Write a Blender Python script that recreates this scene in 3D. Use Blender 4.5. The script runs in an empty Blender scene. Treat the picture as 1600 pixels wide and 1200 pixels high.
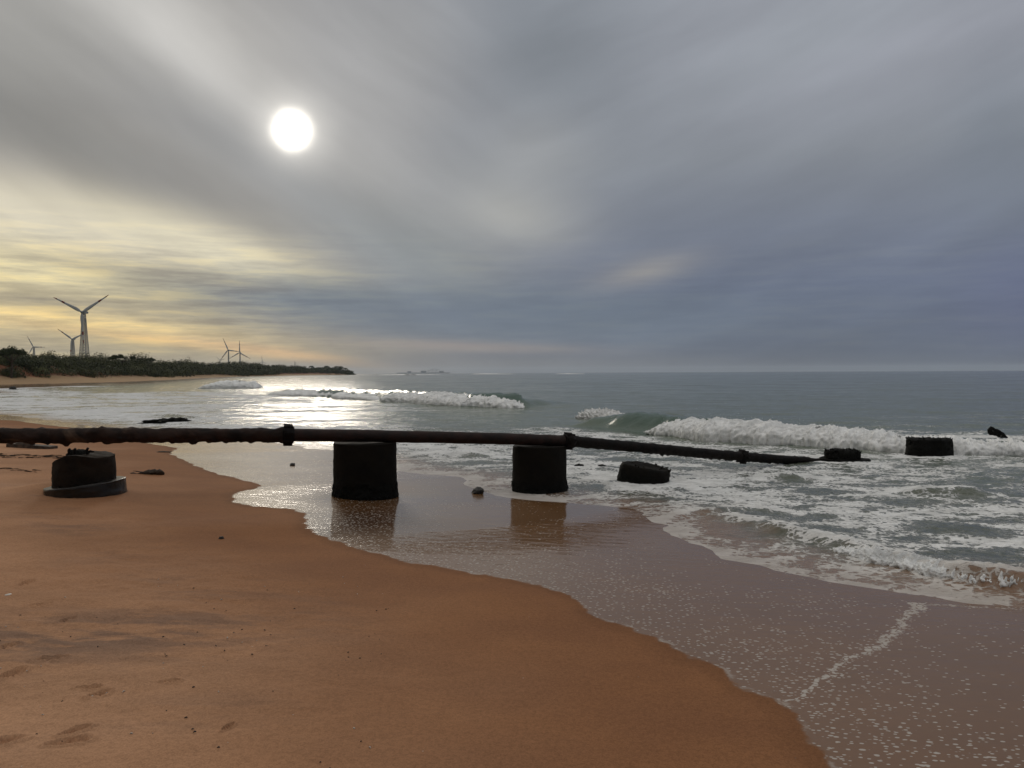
import bpy, bmesh, math, random
import numpy as np
from mathutils import Vector, Matrix

# ------------------------------------------------------------------ camera, world, sun
S = bpy.context.scene
COL = S.collection
H, FPX = 2.2, 1200.0                 # eye height above the water, focal length in photo pixels
PITCH, ROLL = math.radians(0.836), math.radians(-0.27)
CAM_ROT = (Matrix.Rotation(math.radians(90) - PITCH, 4, 'X') @ Matrix.Rotation(ROLL, 4, 'Z'))
cam_d = bpy.data.cameras.new('camera'); cam = bpy.data.objects.new('camera', cam_d); COL.objects.link(cam)
cam.matrix_world = Matrix.Translation((0, 0, H)) @ CAM_ROT
cam_d.sensor_width = 36; cam_d.lens = 27.0; cam_d.clip_start = 0.1; cam_d.clip_end = 60000
S.camera = cam
S.view_settings.view_transform = 'Standard'; S.view_settings.look = 'None'
S.view_settings.exposure = 0.0; S.view_settings.gamma = 1.0
S.cycles.max_bounces = 6; S.cycles.diffuse_bounces = 3; S.cycles.glossy_bounces = 3
S.cycles.volume_bounces = 0; S.cycles.transparent_max_bounces = 8
S.cycles.use_denoising = True

SUN_AZ, SUN_EL = math.radians(-15.8), math.radians(16.9)
SUN_DIR = Vector((math.sin(SUN_AZ) * math.cos(SUN_EL), math.cos(SUN_AZ) * math.cos(SUN_EL), math.sin(SUN_EL)))
sun_d = bpy.data.lights.new('sun', 'SUN'); sun_d.energy = .5; sun_d.angle = math.radians(9); sun_d.color = (1, .9, .76)
sun = bpy.data.objects.new('sun', sun_d); COL.objects.link(sun)
sun.rotation_euler = (-SUN_DIR).to_track_quat('-Z', 'Y').to_euler()


def lin(c):
    return tuple(((v / 255) / 12.92 if v / 255 <= .04045 else ((v / 255 + .055) / 1.055) ** 2.4) for v in c)


class G:
    """small helper for building node graphs"""
    def __init__(s, nt): s.nt = nt
    def node(s, t, **kw):
        n = s.nt.nodes.new(t)
        for k, v in kw.items(): setattr(n, k, v)
        return n
    def put(s, sock, v):
        if isinstance(v, bpy.types.NodeSocket): s.nt.links.new(v, sock)
        elif v is not None:
            try: sock.default_value = v
            except Exception: sock.default_value = (*v, 1)
    def m(s, op, a, b=None, c=None, clamp=False):
        n = s.node('ShaderNodeMath', operation=op, use_clamp=clamp)
        s.put(n.inputs[0], a)
        if b is not None: s.put(n.inputs[1], b)
        if c is not None: s.put(n.inputs[2], c)
        return n.outputs[0]
    def vm(s, op, a, b=None, out=0):
        n = s.node('ShaderNodeVectorMath', operation=op)
        s.put(n.inputs[0], a)
        if b is not None: s.put(n.inputs[3 if op == 'SCALE' else 1], b)
        return n.outputs[out]
    def mix(s, f, a, b, blend='MIX'):
        n = s.node('ShaderNodeMix', data_type='RGBA', blend_type=blend)
        s.put(n.inputs[0], f); s.put(n.inputs[6], a if isinstance(a, bpy.types.NodeSocket) else (*a[:3], 1))
        s.put(n.inputs[7], b if isinstance(b, bpy.types.NodeSocket) else (*b[:3], 1))
        return n.outputs[2]
    def rng(s, v, a, b, c=0., d=1., smooth=True):
        n = s.node('ShaderNodeMapRange', interpolation_type='SMOOTHSTEP' if smooth else 'LINEAR')
        for i, x in enumerate((v, a, b, c, d)): s.put(n.inputs[i], x)
        return n.outputs[0]
    def noise(s, vec, scale, detail=4, rough=.55, dist=0., out=0):
        n = s.node('ShaderNodeTexNoise')
        s.put(n.inputs['Vector'], vec); s.put(n.inputs['Scale'], scale); s.put(n.inputs['Detail'], detail)
        s.put(n.inputs['Roughness'], rough); s.put(n.inputs['Distortion'], dist)
        return n.outputs[out]
    def voro(s, vec, scale, feature='F1', out='Distance', rand=1.):
        n = s.node('ShaderNodeTexVoronoi', feature=feature)
        s.put(n.inputs['Vector'], vec); s.put(n.inputs['Scale'], scale); s.put(n.inputs['Randomness'], rand)
        return n.outputs[out]
    def map(s, vec, loc=(0, 0, 0), rot=0, scale=(1, 1, 1), kind='POINT'):
        n = s.node('ShaderNodeMapping', vector_type=kind)
        s.put(n.inputs[0], vec); s.put(n.inputs[1], loc); s.put(n.inputs[2], (0, 0, rot)); s.put(n.inputs[3], scale)
        return n.outputs[0]
    def attr(s, name):
        return s.node('ShaderNodeAttribute', attribute_name=name).outputs['Fac']
    def bump(s, h, strength, dist, normal=None):
        n = s.node('ShaderNodeBump')
        s.put(n.inputs['Strength'], strength); s.put(n.inputs['Distance'], dist); s.put(n.inputs['Height'], h)
        if normal is not None: s.put(n.inputs['Normal'], normal)
        return n.outputs[0]
    def ramp(s, v, stops):
        n = s.node('ShaderNodeValToRGB'); s.put(n.inputs[0], v)
        e = n.color_ramp.elements
        while len(e) < len(stops): e.new(.5)
        for k, (p, c) in zip(e, stops): k.position = p; k.color = (*c, 1)
        return n.outputs[0]


def build_world():
    w = bpy.data.worlds.new('World'); S.world = w; w.use_nodes = True
    nt = w.node_tree; nt.nodes.clear(); g = G(nt)
    d = g.node('ShaderNodeTexCoord').outputs['Generated']
    sep = g.node('ShaderNodeSeparateXYZ'); g.put(sep.inputs[0], d)
    x, y, z = sep.outputs
    az = g.m('MULTIPLY', g.m('ARCTAN2', x, y), 57.2958)
    el = g.m('MULTIPLY', g.m('ARCSINE', z), 57.2958)
    cb = g.node('ShaderNodeCombineXYZ'); g.put(cb.inputs[0], az); g.put(cb.inputs[1], el); q0 = cb.outputs[0]
    # turbulent warp of the cloud layout, finer and flatter towards the horizon
    wn = g.noise(g.map(q0, scale=(.07, .12, 1)), 1., 3, .55, out=1)
    wv = g.vm('MULTIPLY', g.vm('SUBTRACT', wn, (.5, .5, .5)), (3.0, 1.3, 0))
    lowf = g.rng(el, 2, 18, .18, 1)
    q = g.vm('ADD', q0, g.vm('SCALE', wv, lowf))
    sq = g.node('ShaderNodeSeparateXYZ'); g.put(sq.inputs[0], q); qel = sq.outputs[1]; qaz = sq.outputs[0]
    E = lambda v: max(0, min(1, v / 90))
    right = g.ramp(g.m('DIVIDE', qel, 90, clamp=True), [(E(p), lin(c)) for p, c in (
        (0, (94, 102, 115)), (3, (100, 109, 126)), (6, (105, 114, 133)), (10, (116, 123, 137)), (15, (135, 140, 148)),
        (21, (150, 153, 162)), (27, (149, 153, 161)), (38, (190, 191, 195)), (60, (225, 224, 222)), (90, (225, 224, 222)))])
    left = g.ramp(g.m('DIVIDE', qel, 90, clamp=True), [(E(p), lin(c)) for p, c in (
        (0, (166, 160, 146)), (2, (182, 169, 140)), (5, (206, 190, 150)), (9, (206, 198, 176)), (13, (172, 167, 158)),
        (17, (140, 138, 136)), (22, (158, 156, 153)), (26, (158, 156, 154)), (38, (200, 198, 194)), (60, (228, 225, 220)))])
    col = g.mix(g.rng(qaz, -24, 2), left, right)
    def feat(col, px, py, rx, ry, rot, c, amp):
        u = (px - 800) / 1200; a = math.degrees(math.atan(u))
        e = math.degrees(math.atan((582 - py) / (1200 * math.sqrt(1 + u * u))))
        k = math.degrees(1 / 1200)
        v = g.map(q, (a, e, 0), math.radians(rot), (rx * k / (1 + u * u), ry * k / math.sqrt(1 + u * u), 1), 'TEXTURE')
        ga = g.m('MULTIPLY', g.m('EXPONENT', g.m('MULTIPLY', g.vm('DOT_PRODUCT', v, v, out=1), -1)), amp)
        return g.mix(ga, col, lin(c))
    for f in (
        (290, 70, 300, 85, -32, (203, 201, 197), .85), (30, 60, 150, 120, 0, (160, 159, 155), .6),
        (850, 90, 190, 150, 0, (126, 132, 139), .9), (620, 60, 110, 110, 0, (160, 160, 160), .5),
        (170, 235, 330, 62, -17, (136, 135, 132), .95), (470, 300, 250, 60, -30, (136, 138, 141), 1.),
        (650, 400, 200, 75, -22, (136, 142, 146), .95), (330, 290, 150, 50, -24, (138, 137, 136), .6),
        (110, 350, 260, 40, -10, (220, 212, 190), .8), (360, 398, 190, 30, -17, (228, 220, 193), .85),
        (60, 420, 240, 34, -4, (233, 219, 174), .8), (130, 412, 130, 9, -7, (186, 176, 150), .6),
        (520, 468, 270, 34, -4, (116, 127, 136), 1.), (720, 498, 360, 42, -2, (110, 122, 135), 1.), (320, 432, 120, 10, -6, (160, 155, 142), .6),
        (90, 468, 150, 11, -3, (158, 150, 134), .75), (130, 500, 260, 14, -5, (240, 214, 156), .85),
        (260, 530, 230, 8, -7, (222, 192, 142), .8), (120, 550, 260, 14, 0, (176, 166, 140), .6),
        (430, 548, 150, 9, -8, (212, 178, 138), .75), (720, 540, 180, 9, -2, (158, 148, 142), .7),
        (760, 568, 320, 12, 0, (124, 127, 131), .6),
        (860, 490, 320, 40, 0, (106, 118, 134), .85), (800, 335, 110, 55, -10, (176, 176, 172), .75),
        (830, 240, 90, 60, 0, (166, 167, 167), .45), (1010, 425, 80, 20, 12, (156, 153, 149), .6),
        (1240, 70, 240, 60, 15, (153, 159, 166), .5), (1560, 250, 90, 150, 0, (118, 126, 137), .5),
        (1620, 460, 140, 90, 0, (100, 106, 138), .45), (560, 190, 150, 120, 10, (160, 160, 160), .6)):
        col = feat(col, *f)
    # soft cloud texture and thin streaks low over the land
    softl = g.noise(g.map(q, rot=-.55, scale=(13, 3.4, 1), kind='TEXTURE'), 1., 5, .5)
    softr = g.noise(g.map(q, loc=(7, 3, 0), rot=.30, scale=(15, 3.6, 1), kind='TEXTURE'), 1., 5, .5)
    sl = g.rng(qaz, -8, 6); soft = g.m('ADD', g.m('MULTIPLY', softr, sl), g.m('MULTIPLY', softl, g.m('SUBTRACT', 1, sl)))
    col = g.vm('SCALE', col, g.rng(soft, .28, .72, .90, 1.10, False))
    stre = g.noise(g.map(q, rot=.06, scale=(.16, 1.6, 1)), 1., 6, .62)
    smask = g.m('MULTIPLY', g.m('MULTIPLY', g.rng(qaz, -6, -22, .25, 1), g.rng(el, 12, 6)), g.rng(el, .3, 2))
    col = g.mix(smask, col, g.vm('MULTIPLY', col, g.ramp(stre, [(.38, (.76, .76, .80)), (.5, (.98, .98, .98)), (.63, (1.28, 1.21, 1.03))])))
    # sky behind the photographer is a plain darker overcast
    back = g.rng(g.m('ABSOLUTE', az), 70, 120)
    col = g.mix(g.m('MULTIPLY', back, g.rng(el, 50, 30)), col, lin((112, 114, 119)))
    # a little clear sky behind the veil
    sky = g.node('ShaderNodeTexSky', sky_type='NISHITA', sun_disc=False, sun_elevation=SUN_EL, sun_rotation=SUN_AZ)
    col = g.mix(.008, col, g.vm('SCALE', sky.outputs[0], .1))
    # veiled sun
    ds = g.m('MULTIPLY', g.m('ARCCOSINE', g.vm('DOT_PRODUCT', d, tuple(SUN_DIR), out=1)), 57.2958)
    wob = g.m('ADD', ds, g.m('MULTIPLY', g.m('SUBTRACT', g.noise(q0, .45, 2), .5), .3))
    halo = g.m('MULTIPLY', g.m('EXPONENT', g.m('MULTIPLY', g.m('POWER', g.m('DIVIDE', wob, 2.1), 2), -1)), .42)
    wide = g.m('MULTIPLY', g.m('EXPONENT', g.m('MULTIPLY', g.m('DIVIDE', wob, 5.), -1)), .07)
    glow = g.vm('SCALE', (1, .95, .86), g.m('ADD', halo, wide))
    disc = g.vm('SCALE', (1, .94, .82), g.m('MULTIPLY', g.m('EXPONENT', g.m('MULTIPLY', g.m('POWER', g.m('DIVIDE', g.m('MAXIMUM', wob, .01), 1.12), 3), -1)), 2.6))
    col = g.vm('ADD', g.vm('ADD', col, glow), disc)
    bg = g.node('ShaderNodeBackground'); g.put(bg.inputs[0], g.vm('SCALE', col, 10.)); bg.inputs[1].default_value = .1
    o = g.node('ShaderNodeOutputWorld'); nt.links.new(bg.outputs[0], o.inputs[0])
    w.cycles.sampling_method = 'MANUAL'; w.cycles.sample_map_resolution = 512
build_world()

# ------------------------------------------------------------------ tools
RNG = np.random.default_rng(11); random.seed(5)
_P = np.concatenate([RNG.permutation(256)] * 3)
_G = RNG.normal(size=(256, 3)); _G /= np.linalg.norm(_G, axis=1)[:, None]


def pn(x, y, z=None):
    """gradient noise, about -1..1"""
    x = np.asarray(x, float); y = np.asarray(y, float)
    flat = z is None
    z = np.zeros_like(x) + .37 if flat else np.asarray(z, float)
    xi, yi, zi = np.floor(x), np.floor(y), np.floor(z)
    fx, fy, fz = x - xi, y - yi, z - zi
    xi = xi.astype(int) & 255; yi = yi.astype(int) & 255; zi = zi.astype(int) & 255
    sm = lambda t: t * t * t * (t * (t * 6 - 15) + 10)
    u, v, w = sm(fx), sm(fy), sm(fz); r = 0
    for dz in (0, 1):
        for dy in (0, 1):
            for dx in (0, 1):
                gi = _P[_P[_P[xi + dx] + yi + dy] + zi + dz]
                gr = _G[gi]
                dot = gr[..., 0] * (fx - dx) + gr[..., 1] * (fy - dy) + gr[..., 2] * (fz - dz)
                r = r + dot * (u if dx else 1 - u) * (v if dy else 1 - v) * (w if dz else 1 - w)
    return r * 1.6


def fbm(x, y, z=None, o=4, gain=.5):
    t, a = 0, 1.
    for i in range(o):
        k = 2 ** i
        t = t + a * pn(x * k + 17.3 * i, y * k - 9.1 * i, None if z is None else z * k + 3.7 * i); a *= gain
    return t


def billow(x, y, z, o=3):
    t, a = 0, 1.
    for i in range(o):
        k = 2.1 ** i
        t = t + a * (1 - np.abs(pn(x * k + 5.1 * i, y * k + 2.2 * i, z * k + 8.3 * i)) * 1.8); a *= .5
    return t


sstep = lambda a, b, v: (lambda t: t * t * (3 - 2 * t))(np.clip((np.asarray(v, float) - a) / (b - a), 0, 1))


def sdf(poly, X, Y):
    """signed distance to a closed polygon, positive inside"""
    d2 = np.full(np.shape(X), 1e18); ins = np.zeros(np.shape(X), bool)
    n = len(poly)
    for i in range(n):
        x0, y0 = poly[i]; x1, y1 = poly[(i + 1) % n]
        ex, ey = x1 - x0, y1 - y0
        t = np.clip(((X - x0) * ex + (Y - y0) * ey) / (ex * ex + ey * ey), 0, 1)
        d2 = np.minimum(d2, (X - x0 - t * ex) ** 2 + (Y - y0 - t * ey) ** 2)
        if y1 != y0:
            c = ((y0 > Y) != (y1 > Y)) & (X < (x1 - x0) * (Y - y0) / (y1 - y0) + x0)
            ins ^= c
    return np.where(ins, 1, -1) * np.sqrt(d2)


def line_dist(pts, X, Y):
    """signed distance across an open line (positive on its left) and place along it in 0..1"""
    pts = np.array(pts, float); L = np.r_[0, np.cumsum(np.hypot(*np.diff(pts, axis=0).T))]
    best = np.full(np.shape(X), 1e18); sg = np.zeros(np.shape(X)); pos = np.zeros(np.shape(X))
    for i in range(len(pts) - 1):
        (x0, y0), (x1, y1) = pts[i], pts[i + 1]; ex, ey = x1 - x0, y1 - y0
        t = np.clip(((X - x0) * ex + (Y - y0) * ey) / (ex * ex + ey * ey), 0, 1)
        d2 = (X - x0 - t * ex) ** 2 + (Y - y0 - t * ey) ** 2
        k = d2 < best
        best = np.where(k, d2, best); sg = np.where(k, np.sign(ex * (Y - y0) - ey * (X - x0)), sg)
        pos = np.where(k, (L[i] + t * (L[i + 1] - L[i])) / L[-1], pos)
    return sg * np.sqrt(best), pos


def ray(px, py):
    return (CAM_ROT.to_3x3() @ Vector(((px - 800) / FPX, -(py - 600) / FPX, -1))).normalized()


def on_plane(px, py, z=0.):
    r = ray(px, py); t = (z - H) / r.z
    return (r.x * t, r.y * t)


def at_depth(px, py, d):
    r = ray(px, py); t = d / r.y
    return Vector((r.x * t, d, H + r.z * t))


# ---- the lie of the land: the edge of the sea, and sand rising from it
_sea_px = [(1600, 936), (1500, 934), (1420, 926), (1320, 912), (1230, 896), (1130, 866), (1075, 842), (1040, 816), (970, 795), (900, 792),
           (790, 772), (720, 744), (620, 735), (520, 704), (430, 692), (300, 680), (120, 664), (0, 646)]
SHORE = [(300, -500), (120, -150), (60, -60), (28, -15), (16, 1), (9, 6)] + [on_plane(*p) for p in _sea_px] + \
        [(-45, 52), (-57, 72), (-64.5, 86), (-63, 95), (-69, 103), (-81, 113), (-86, 126), (-88, 176), (-112, 264), (-160, 420),
         (-222, 660), (-258, 1000), (-271, 1300), (-305, 1440), (-700, 2600), (-1500, 4600), (-4000, 9000), (-9000, 9500), (-9000, -9000), (300, -9000)]
_ZS = np.array([-9000, -300, -60, -20, -5, 0, 6, 12, 22, 28, 36, 60, 400, 9000])
_ZV = np.array([-5, -4.5, -3, -1.2, -.25, 0, .27, .5, 1.3, 2.2, 4.0, 4.8, 5.5, 6])


def land(X, Y):
    s = sdf(SHORE, X, Y)
    s = s + .22 * fbm(X / 2.3, Y / 2.3, o=2) * sstep(150, 40, Y)
    s = s * (1 + 1.0 * sstep(75, 115, Y)); z = np.interp(s, _ZS, _ZV)
    z = z + sstep(14, 40, s) * .9 * fbm(X / 14, Y / 14, o=3) + sstep(2, 12, s) * .035 * fbm(X / 3.1, Y / 2.2, o=3)
    return z, s


def ground_at(px, py, near=2.0, far=400.):
    r = ray(px, py); t = np.geomspace(near, far, 6000)
    z, _ = land(r.x * t, r.y * t)
    k = np.argmax(H + r.z * t < z)
    return Vector((r.x * t[k], r.y * t[k], float(z[k])))


def ground_z(x, y):
    return float(land(np.array([float(x)]), np.array([float(y)]))[0][0])


# ---- naming and linking
def tag(o, label=None, cat=None, group=None, kind=None):
    for k, v in (('label', label), ('category', cat), ('group', group), ('kind', kind)):
        if v: o[k] = v
    return o


def empty(name, loc=(0, 0, 0), rz=0.):
    o = bpy.data.objects.new(name, None); COL.objects.link(o); o.location = loc; o.rotation_euler = (0, 0, rz)
    o.empty_display_size = .2
    return o


def link_mesh(name, me, mat, parent=None):
    o = bpy.data.objects.new(name, me); COL.objects.link(o)
    if mat: me.materials.append(mat)
    if parent: o.parent = parent
    return o


def np_mesh(name, V, Fq, smooth=True, attrs=None):
    V = np.asarray(V, np.float32); Fq = np.asarray(Fq, np.int32)
    me = bpy.data.meshes.new(name); k = Fq.shape[1]
    me.vertices.add(len(V)); me.vertices.foreach_set('co', V.ravel())
    me.loops.add(Fq.size); me.loops.foreach_set('vertex_index', Fq.ravel())
    me.polygons.add(len(Fq)); me.polygons.foreach_set('loop_start', np.arange(0, Fq.size, k, dtype=np.int32))
    me.update(calc_edges=True)
    me.polygons.foreach_set('use_smooth', np.full(len(Fq), smooth))
    for n, a in (attrs or {}).items():
        me.attributes.new(n, 'FLOAT', 'POINT').data.foreach_set('value', np.asarray(a, np.float32).ravel())
    me.validate()
    return me


def grid_faces(r, c, wrap=False):
    i = np.arange(r - 1)[:, None]; j = np.arange(c if wrap else c - 1)[None]; j2 = (j + 1) % c
    return np.stack([i * c + j, i * c + j2, (i + 1) * c + j2, (i + 1) * c + j], -1).reshape(-1, 4)


def copy_tree(o, parent=None):
    c = o.copy(); COL.objects.link(c)
    if parent: c.parent = parent
    for ch in [k for k in o.children]: copy_tree(ch, c)
    return c


def bm_bar(bm, a, b, w, w2=None):
    """square bar from a to b"""
    a, b = Vector(a), Vector(b); d = (b - a).normalized()
    up = Vector((0, 0, 1)) if abs(d.z) < .9 else Vector((1, 0, 0))
    x = d.cross(up).normalized(); y = x.cross(d); w2 = w if w2 is None else w2
    vs = [bm.verts.new(p + (x * sx + y * sy) * ww / 2) for p, ww in ((a, w), (b, w2)) for sx, sy in ((-1, -1), (1, -1), (1, 1), (-1, 1))]
    for f in ((3, 2, 1, 0), (4, 5, 6, 7), (0, 1, 5, 4), (1, 2, 6, 5), (2, 3, 7, 6), (3, 0, 4, 7)): bm.faces.new([vs[i] for i in f])


def bm_box(bm, c, s):
    c = Vector(c); bm_bar(bm, c - Vector((0, 0, s[2] / 2)), c + Vector((0, 0, s[2] / 2)), 1)
    for v in list(bm.verts)[-8:]:
        v.co.x = c.x + (v.co.x - c.x) * s[0]; v.co.y = c.y + (v.co.y - c.y) * s[1]


def bm_done(bm, name, mat, parent=None, smooth=False):
    bmesh.ops.recalc_face_normals(bm, faces=bm.faces)
    me = bpy.data.meshes.new(name); bm.to_mesh(me); bm.free()
    if smooth: me.polygons.foreach_set('use_smooth', [True] * len(me.polygons))
    return link_mesh(name, me, mat, parent)


def tube(path, rad, nseg=24, sub=1, rough=0., rscale=3., seed=0, caps=True):
    """rough-skinned tube along a path of points; returns verts, faces"""
    P = np.array(path, float); R = np.array(rad, float)
    L = np.r_[0, np.cumsum(np.linalg.norm(np.diff(P, axis=0), axis=1))]
    n = max(2, int(L[-1] / sub) + 1); t = np.linspace(0, L[-1], n)
    C = np.stack([np.interp(t, L, P[:, k]) for k in range(3)], 1); rr = np.interp(t, L, R)
    T = np.gradient(C, axis=0); T /= np.linalg.norm(T, axis=1)[:, None]
    up = np.array([0, 0, 1.]) if abs(T[0, 2]) < .8 else np.array([0, 1., 0])
    A = np.cross(T, up); A /= np.linalg.norm(A, axis=1)[:, None]; B = np.cross(A, T)
    th = np.linspace(0, 2 * np.pi, nseg, endpoint=False)
    D = A[:, None] * np.cos(th)[None, :, None] + B[:, None] * np.sin(th)[None, :, None]
    V = C[:, None] + D * rr[:, None, None]
    if rough:
        q = V * rscale + seed
        V = V + D * (rough * fbm(q[..., 0], q[..., 1], q[..., 2], o=4, gain=.6))[..., None]
    V = V.reshape(-1, 3); Fq = grid_faces(n, nseg, True)
    if caps:
        for r0, c in ((0, C[0]), ((n - 1) * nseg, C[-1])):
            k = len(V); V = np.vstack([V, c]); j = np.arange(nseg)
            f = np.stack([r0 + j, r0 + (j + 1) % nseg, np.full(nseg, k), np.full(nseg, k)], 1)
            Fq = np.vstack([Fq, f])
    return V, Fq


def quads_mesh(name, V, Fq, mat, parent=None, smooth=True):
    me = bpy.data.meshes.new(name)
    fs = [tuple(dict.fromkeys(f)) for f in np.asarray(Fq).tolist()]
    me.from_pydata(np.asarray(V).tolist(), [], fs); me.update()
    me.polygons.foreach_set('use_smooth', [smooth] * len(me.polygons))
    return link_mesh(name, me, mat, parent)


def rough_drum(rb, rt, h, amp, seed, nseg=72, nring=34, top=None, ell=1., z0=-.35, fine=.5, edge=.06):
    """weathered concrete drum: verts, faces; top(x, y) lowers the top surface"""
    th = np.linspace(0, 2 * np.pi, nseg, endpoint=False)
    rows = []
    zs = np.linspace(z0, h - edge, nring)
    for z in zs: rows.append((rb + (rt - rb) * max(0, z) / h, z))
    for k in range(1, 6):
        a = k / 5 * math.pi / 2; rows.append((rt - edge + edge * math.cos(a), h - edge + edge * math.sin(a)))
    for f in (.85, .7, .5, .3, .12): rows.append(((rt - edge) * f, h))
    V = np.array([[(r * np.cos(t), r * ell * np.sin(t), z) for t in th] for r, z in rows])
    if top is not None:
        lim = top(V[..., 0], V[..., 1]); V[..., 2] = np.minimum(V[..., 2], lim + .02 * (V[..., 2] - h))
    q = V * 2.1 + seed
    n1 = fbm(q[..., 0], q[..., 1], q[..., 2], o=5, gain=.62)
    q = V * 11 + seed * 2; n2 = fbm(q[..., 0], q[..., 1], q[..., 2], o=3, gain=.6)
    dirv = V * [1, 1, 0]; dirv = dirv / (np.linalg.norm(dirv, axis=-1, keepdims=True) + 1e-6)
    istop = (V[..., 2] > h - .02)
    dirv = np.where(istop[..., None], [0, 0, 1.], dirv)
    V = V + dirv * (amp * (n1 * .6 + n2 * fine * .5))[..., None]
    n = len(rows); Vf = np.vstack([V.reshape(-1, 3), [[0, 0, float(V[-1, :, 2].mean())]]]); k = len(Vf) - 1
    j = np.arange(nseg); Fq = grid_faces(n, nseg, True)
    Fq = np.vstack([Fq, np.stack([(n - 1) * nseg + j, (n - 1) * nseg + (j + 1) % nseg, np.full(nseg, k), np.full(nseg, k)], 1)])
    return Vf, Fq


def new_mat(name):
    m = bpy.data.materials.new(name); m.use_nodes = True; m.node_tree.nodes.clear()
    g = G(m.node_tree); out = g.node('ShaderNodeOutputMaterial')
    b = g.node('ShaderNodeBsdfPrincipled'); m.node_tree.links.new(b.outputs[0], out.inputs[0])
    pos = g.node('ShaderNodeNewGeometry').outputs['Position']
    obj = g.node('ShaderNodeTexCoord').outputs['Object']
    return m, g, b, pos, obj, out


def simple_mat(name, c1, c2, scale, rough=.8, bump=.4, bdist=.02, spec=.3, c3=None, detail=6):
    m, g, b, pos, obj, _ = new_mat(name)
    n = g.noise(obj, scale, detail, .6)
    c = g.mix(g.rng(n, .35, .65), c1, c2)
    if c3: c = g.mix(g.rng(g.noise(obj, scale * .37, 4, .6, 1.), .55, .68), c, c3)
    g.put(b.inputs['Base Color'], c); g.put(b.inputs['Roughness'], rough); g.put(b.inputs['Specular IOR Level'], spec)
    g.put(b.inputs['Normal'], g.bump(g.noise(obj, scale * 3, 5, .65), bump, bdist))
    return m


# ------------------------------------------------------------------ sand and terrain
_film_px = [(1345, 1270), (1300, 1200), (1278, 1185), (1250, 1150), (1230, 1116), (1220, 1096), (1180, 1080), (1120, 1048), (1060, 1018), (1000, 993),
            (940, 968), (905, 940), (870, 922), (800, 905), (720, 893), (640, 880), (560, 858), (510, 842), (480, 826), (474, 804),
            (455, 796), (395, 790), (362, 784), (366, 772), (412, 758), (365, 747), (322, 735), (290, 722), (266, 709), (276, 700), (236, 694),
            (110, 668), (70, 664), (20, 657)]
FILM = [(290, -510), (110, -155), (50, -65), (20, -20), (7, -4), (3.2, 0.3)] + [tuple(ground_at(*p, near=1.5).xy) for p in _film_px] + \
       [(-31, 38), (-48, 47), (-63, 62), (-73, 84), (-71, 95), (-77, 103), (-88, 113), (-92, 126), (-93, 176), (-117, 266), (-165, 421),
        (-227, 662), (-263, 1001), (-277, 1305), (-311, 1443), (-707, 2603), (-1507, 4603), (-4007, 9003), (-9000, 9503), (-9000, -9000), (290, -9000)]
TRAIL = [tuple(ground_at(*p).xy) for p in ((1432, 948), (1418, 965), (1385, 1000), (1335, 1025), (1300, 1045), (1265, 1072), (1232, 1095))]
TRAIL2 = [tuple(ground_at(*p).xy) for p in ((1425, 942), (1500, 947), (1600, 952), (1700, 958))]
EDGE3 = [tuple(ground_at(*p).xy) for p in ((1075, 843), (1130, 868), (1230, 897), (1330, 914), (1420, 928))]


def angles(front, nf, coarse):
    a = np.linspace(-front, front, nf); b = np.arange(front, 180, coarse)[1:]
    return np.radians(np.r_[-180, -b[::-1], a, b, 180])


# places of footprints pressed into the sand: pixel, length, heading
PRINTS = [(62, 944, .26, .4), (104, 968, .2, 1.0), (78, 1030, .26, .5), (18, 1052, .28, 1.2), (140, 1075, .22, .2), (105, 1160, .3, .3),
          (118, 1142, .26, .9), (10, 1010, .24, 1.1), (40, 912, .3, 1.5), (5, 1160, .3, .6), (268, 1065, .16, .2), (155, 1085, .2, 1.), (355, 1136, .14, 1.3)]


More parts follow.
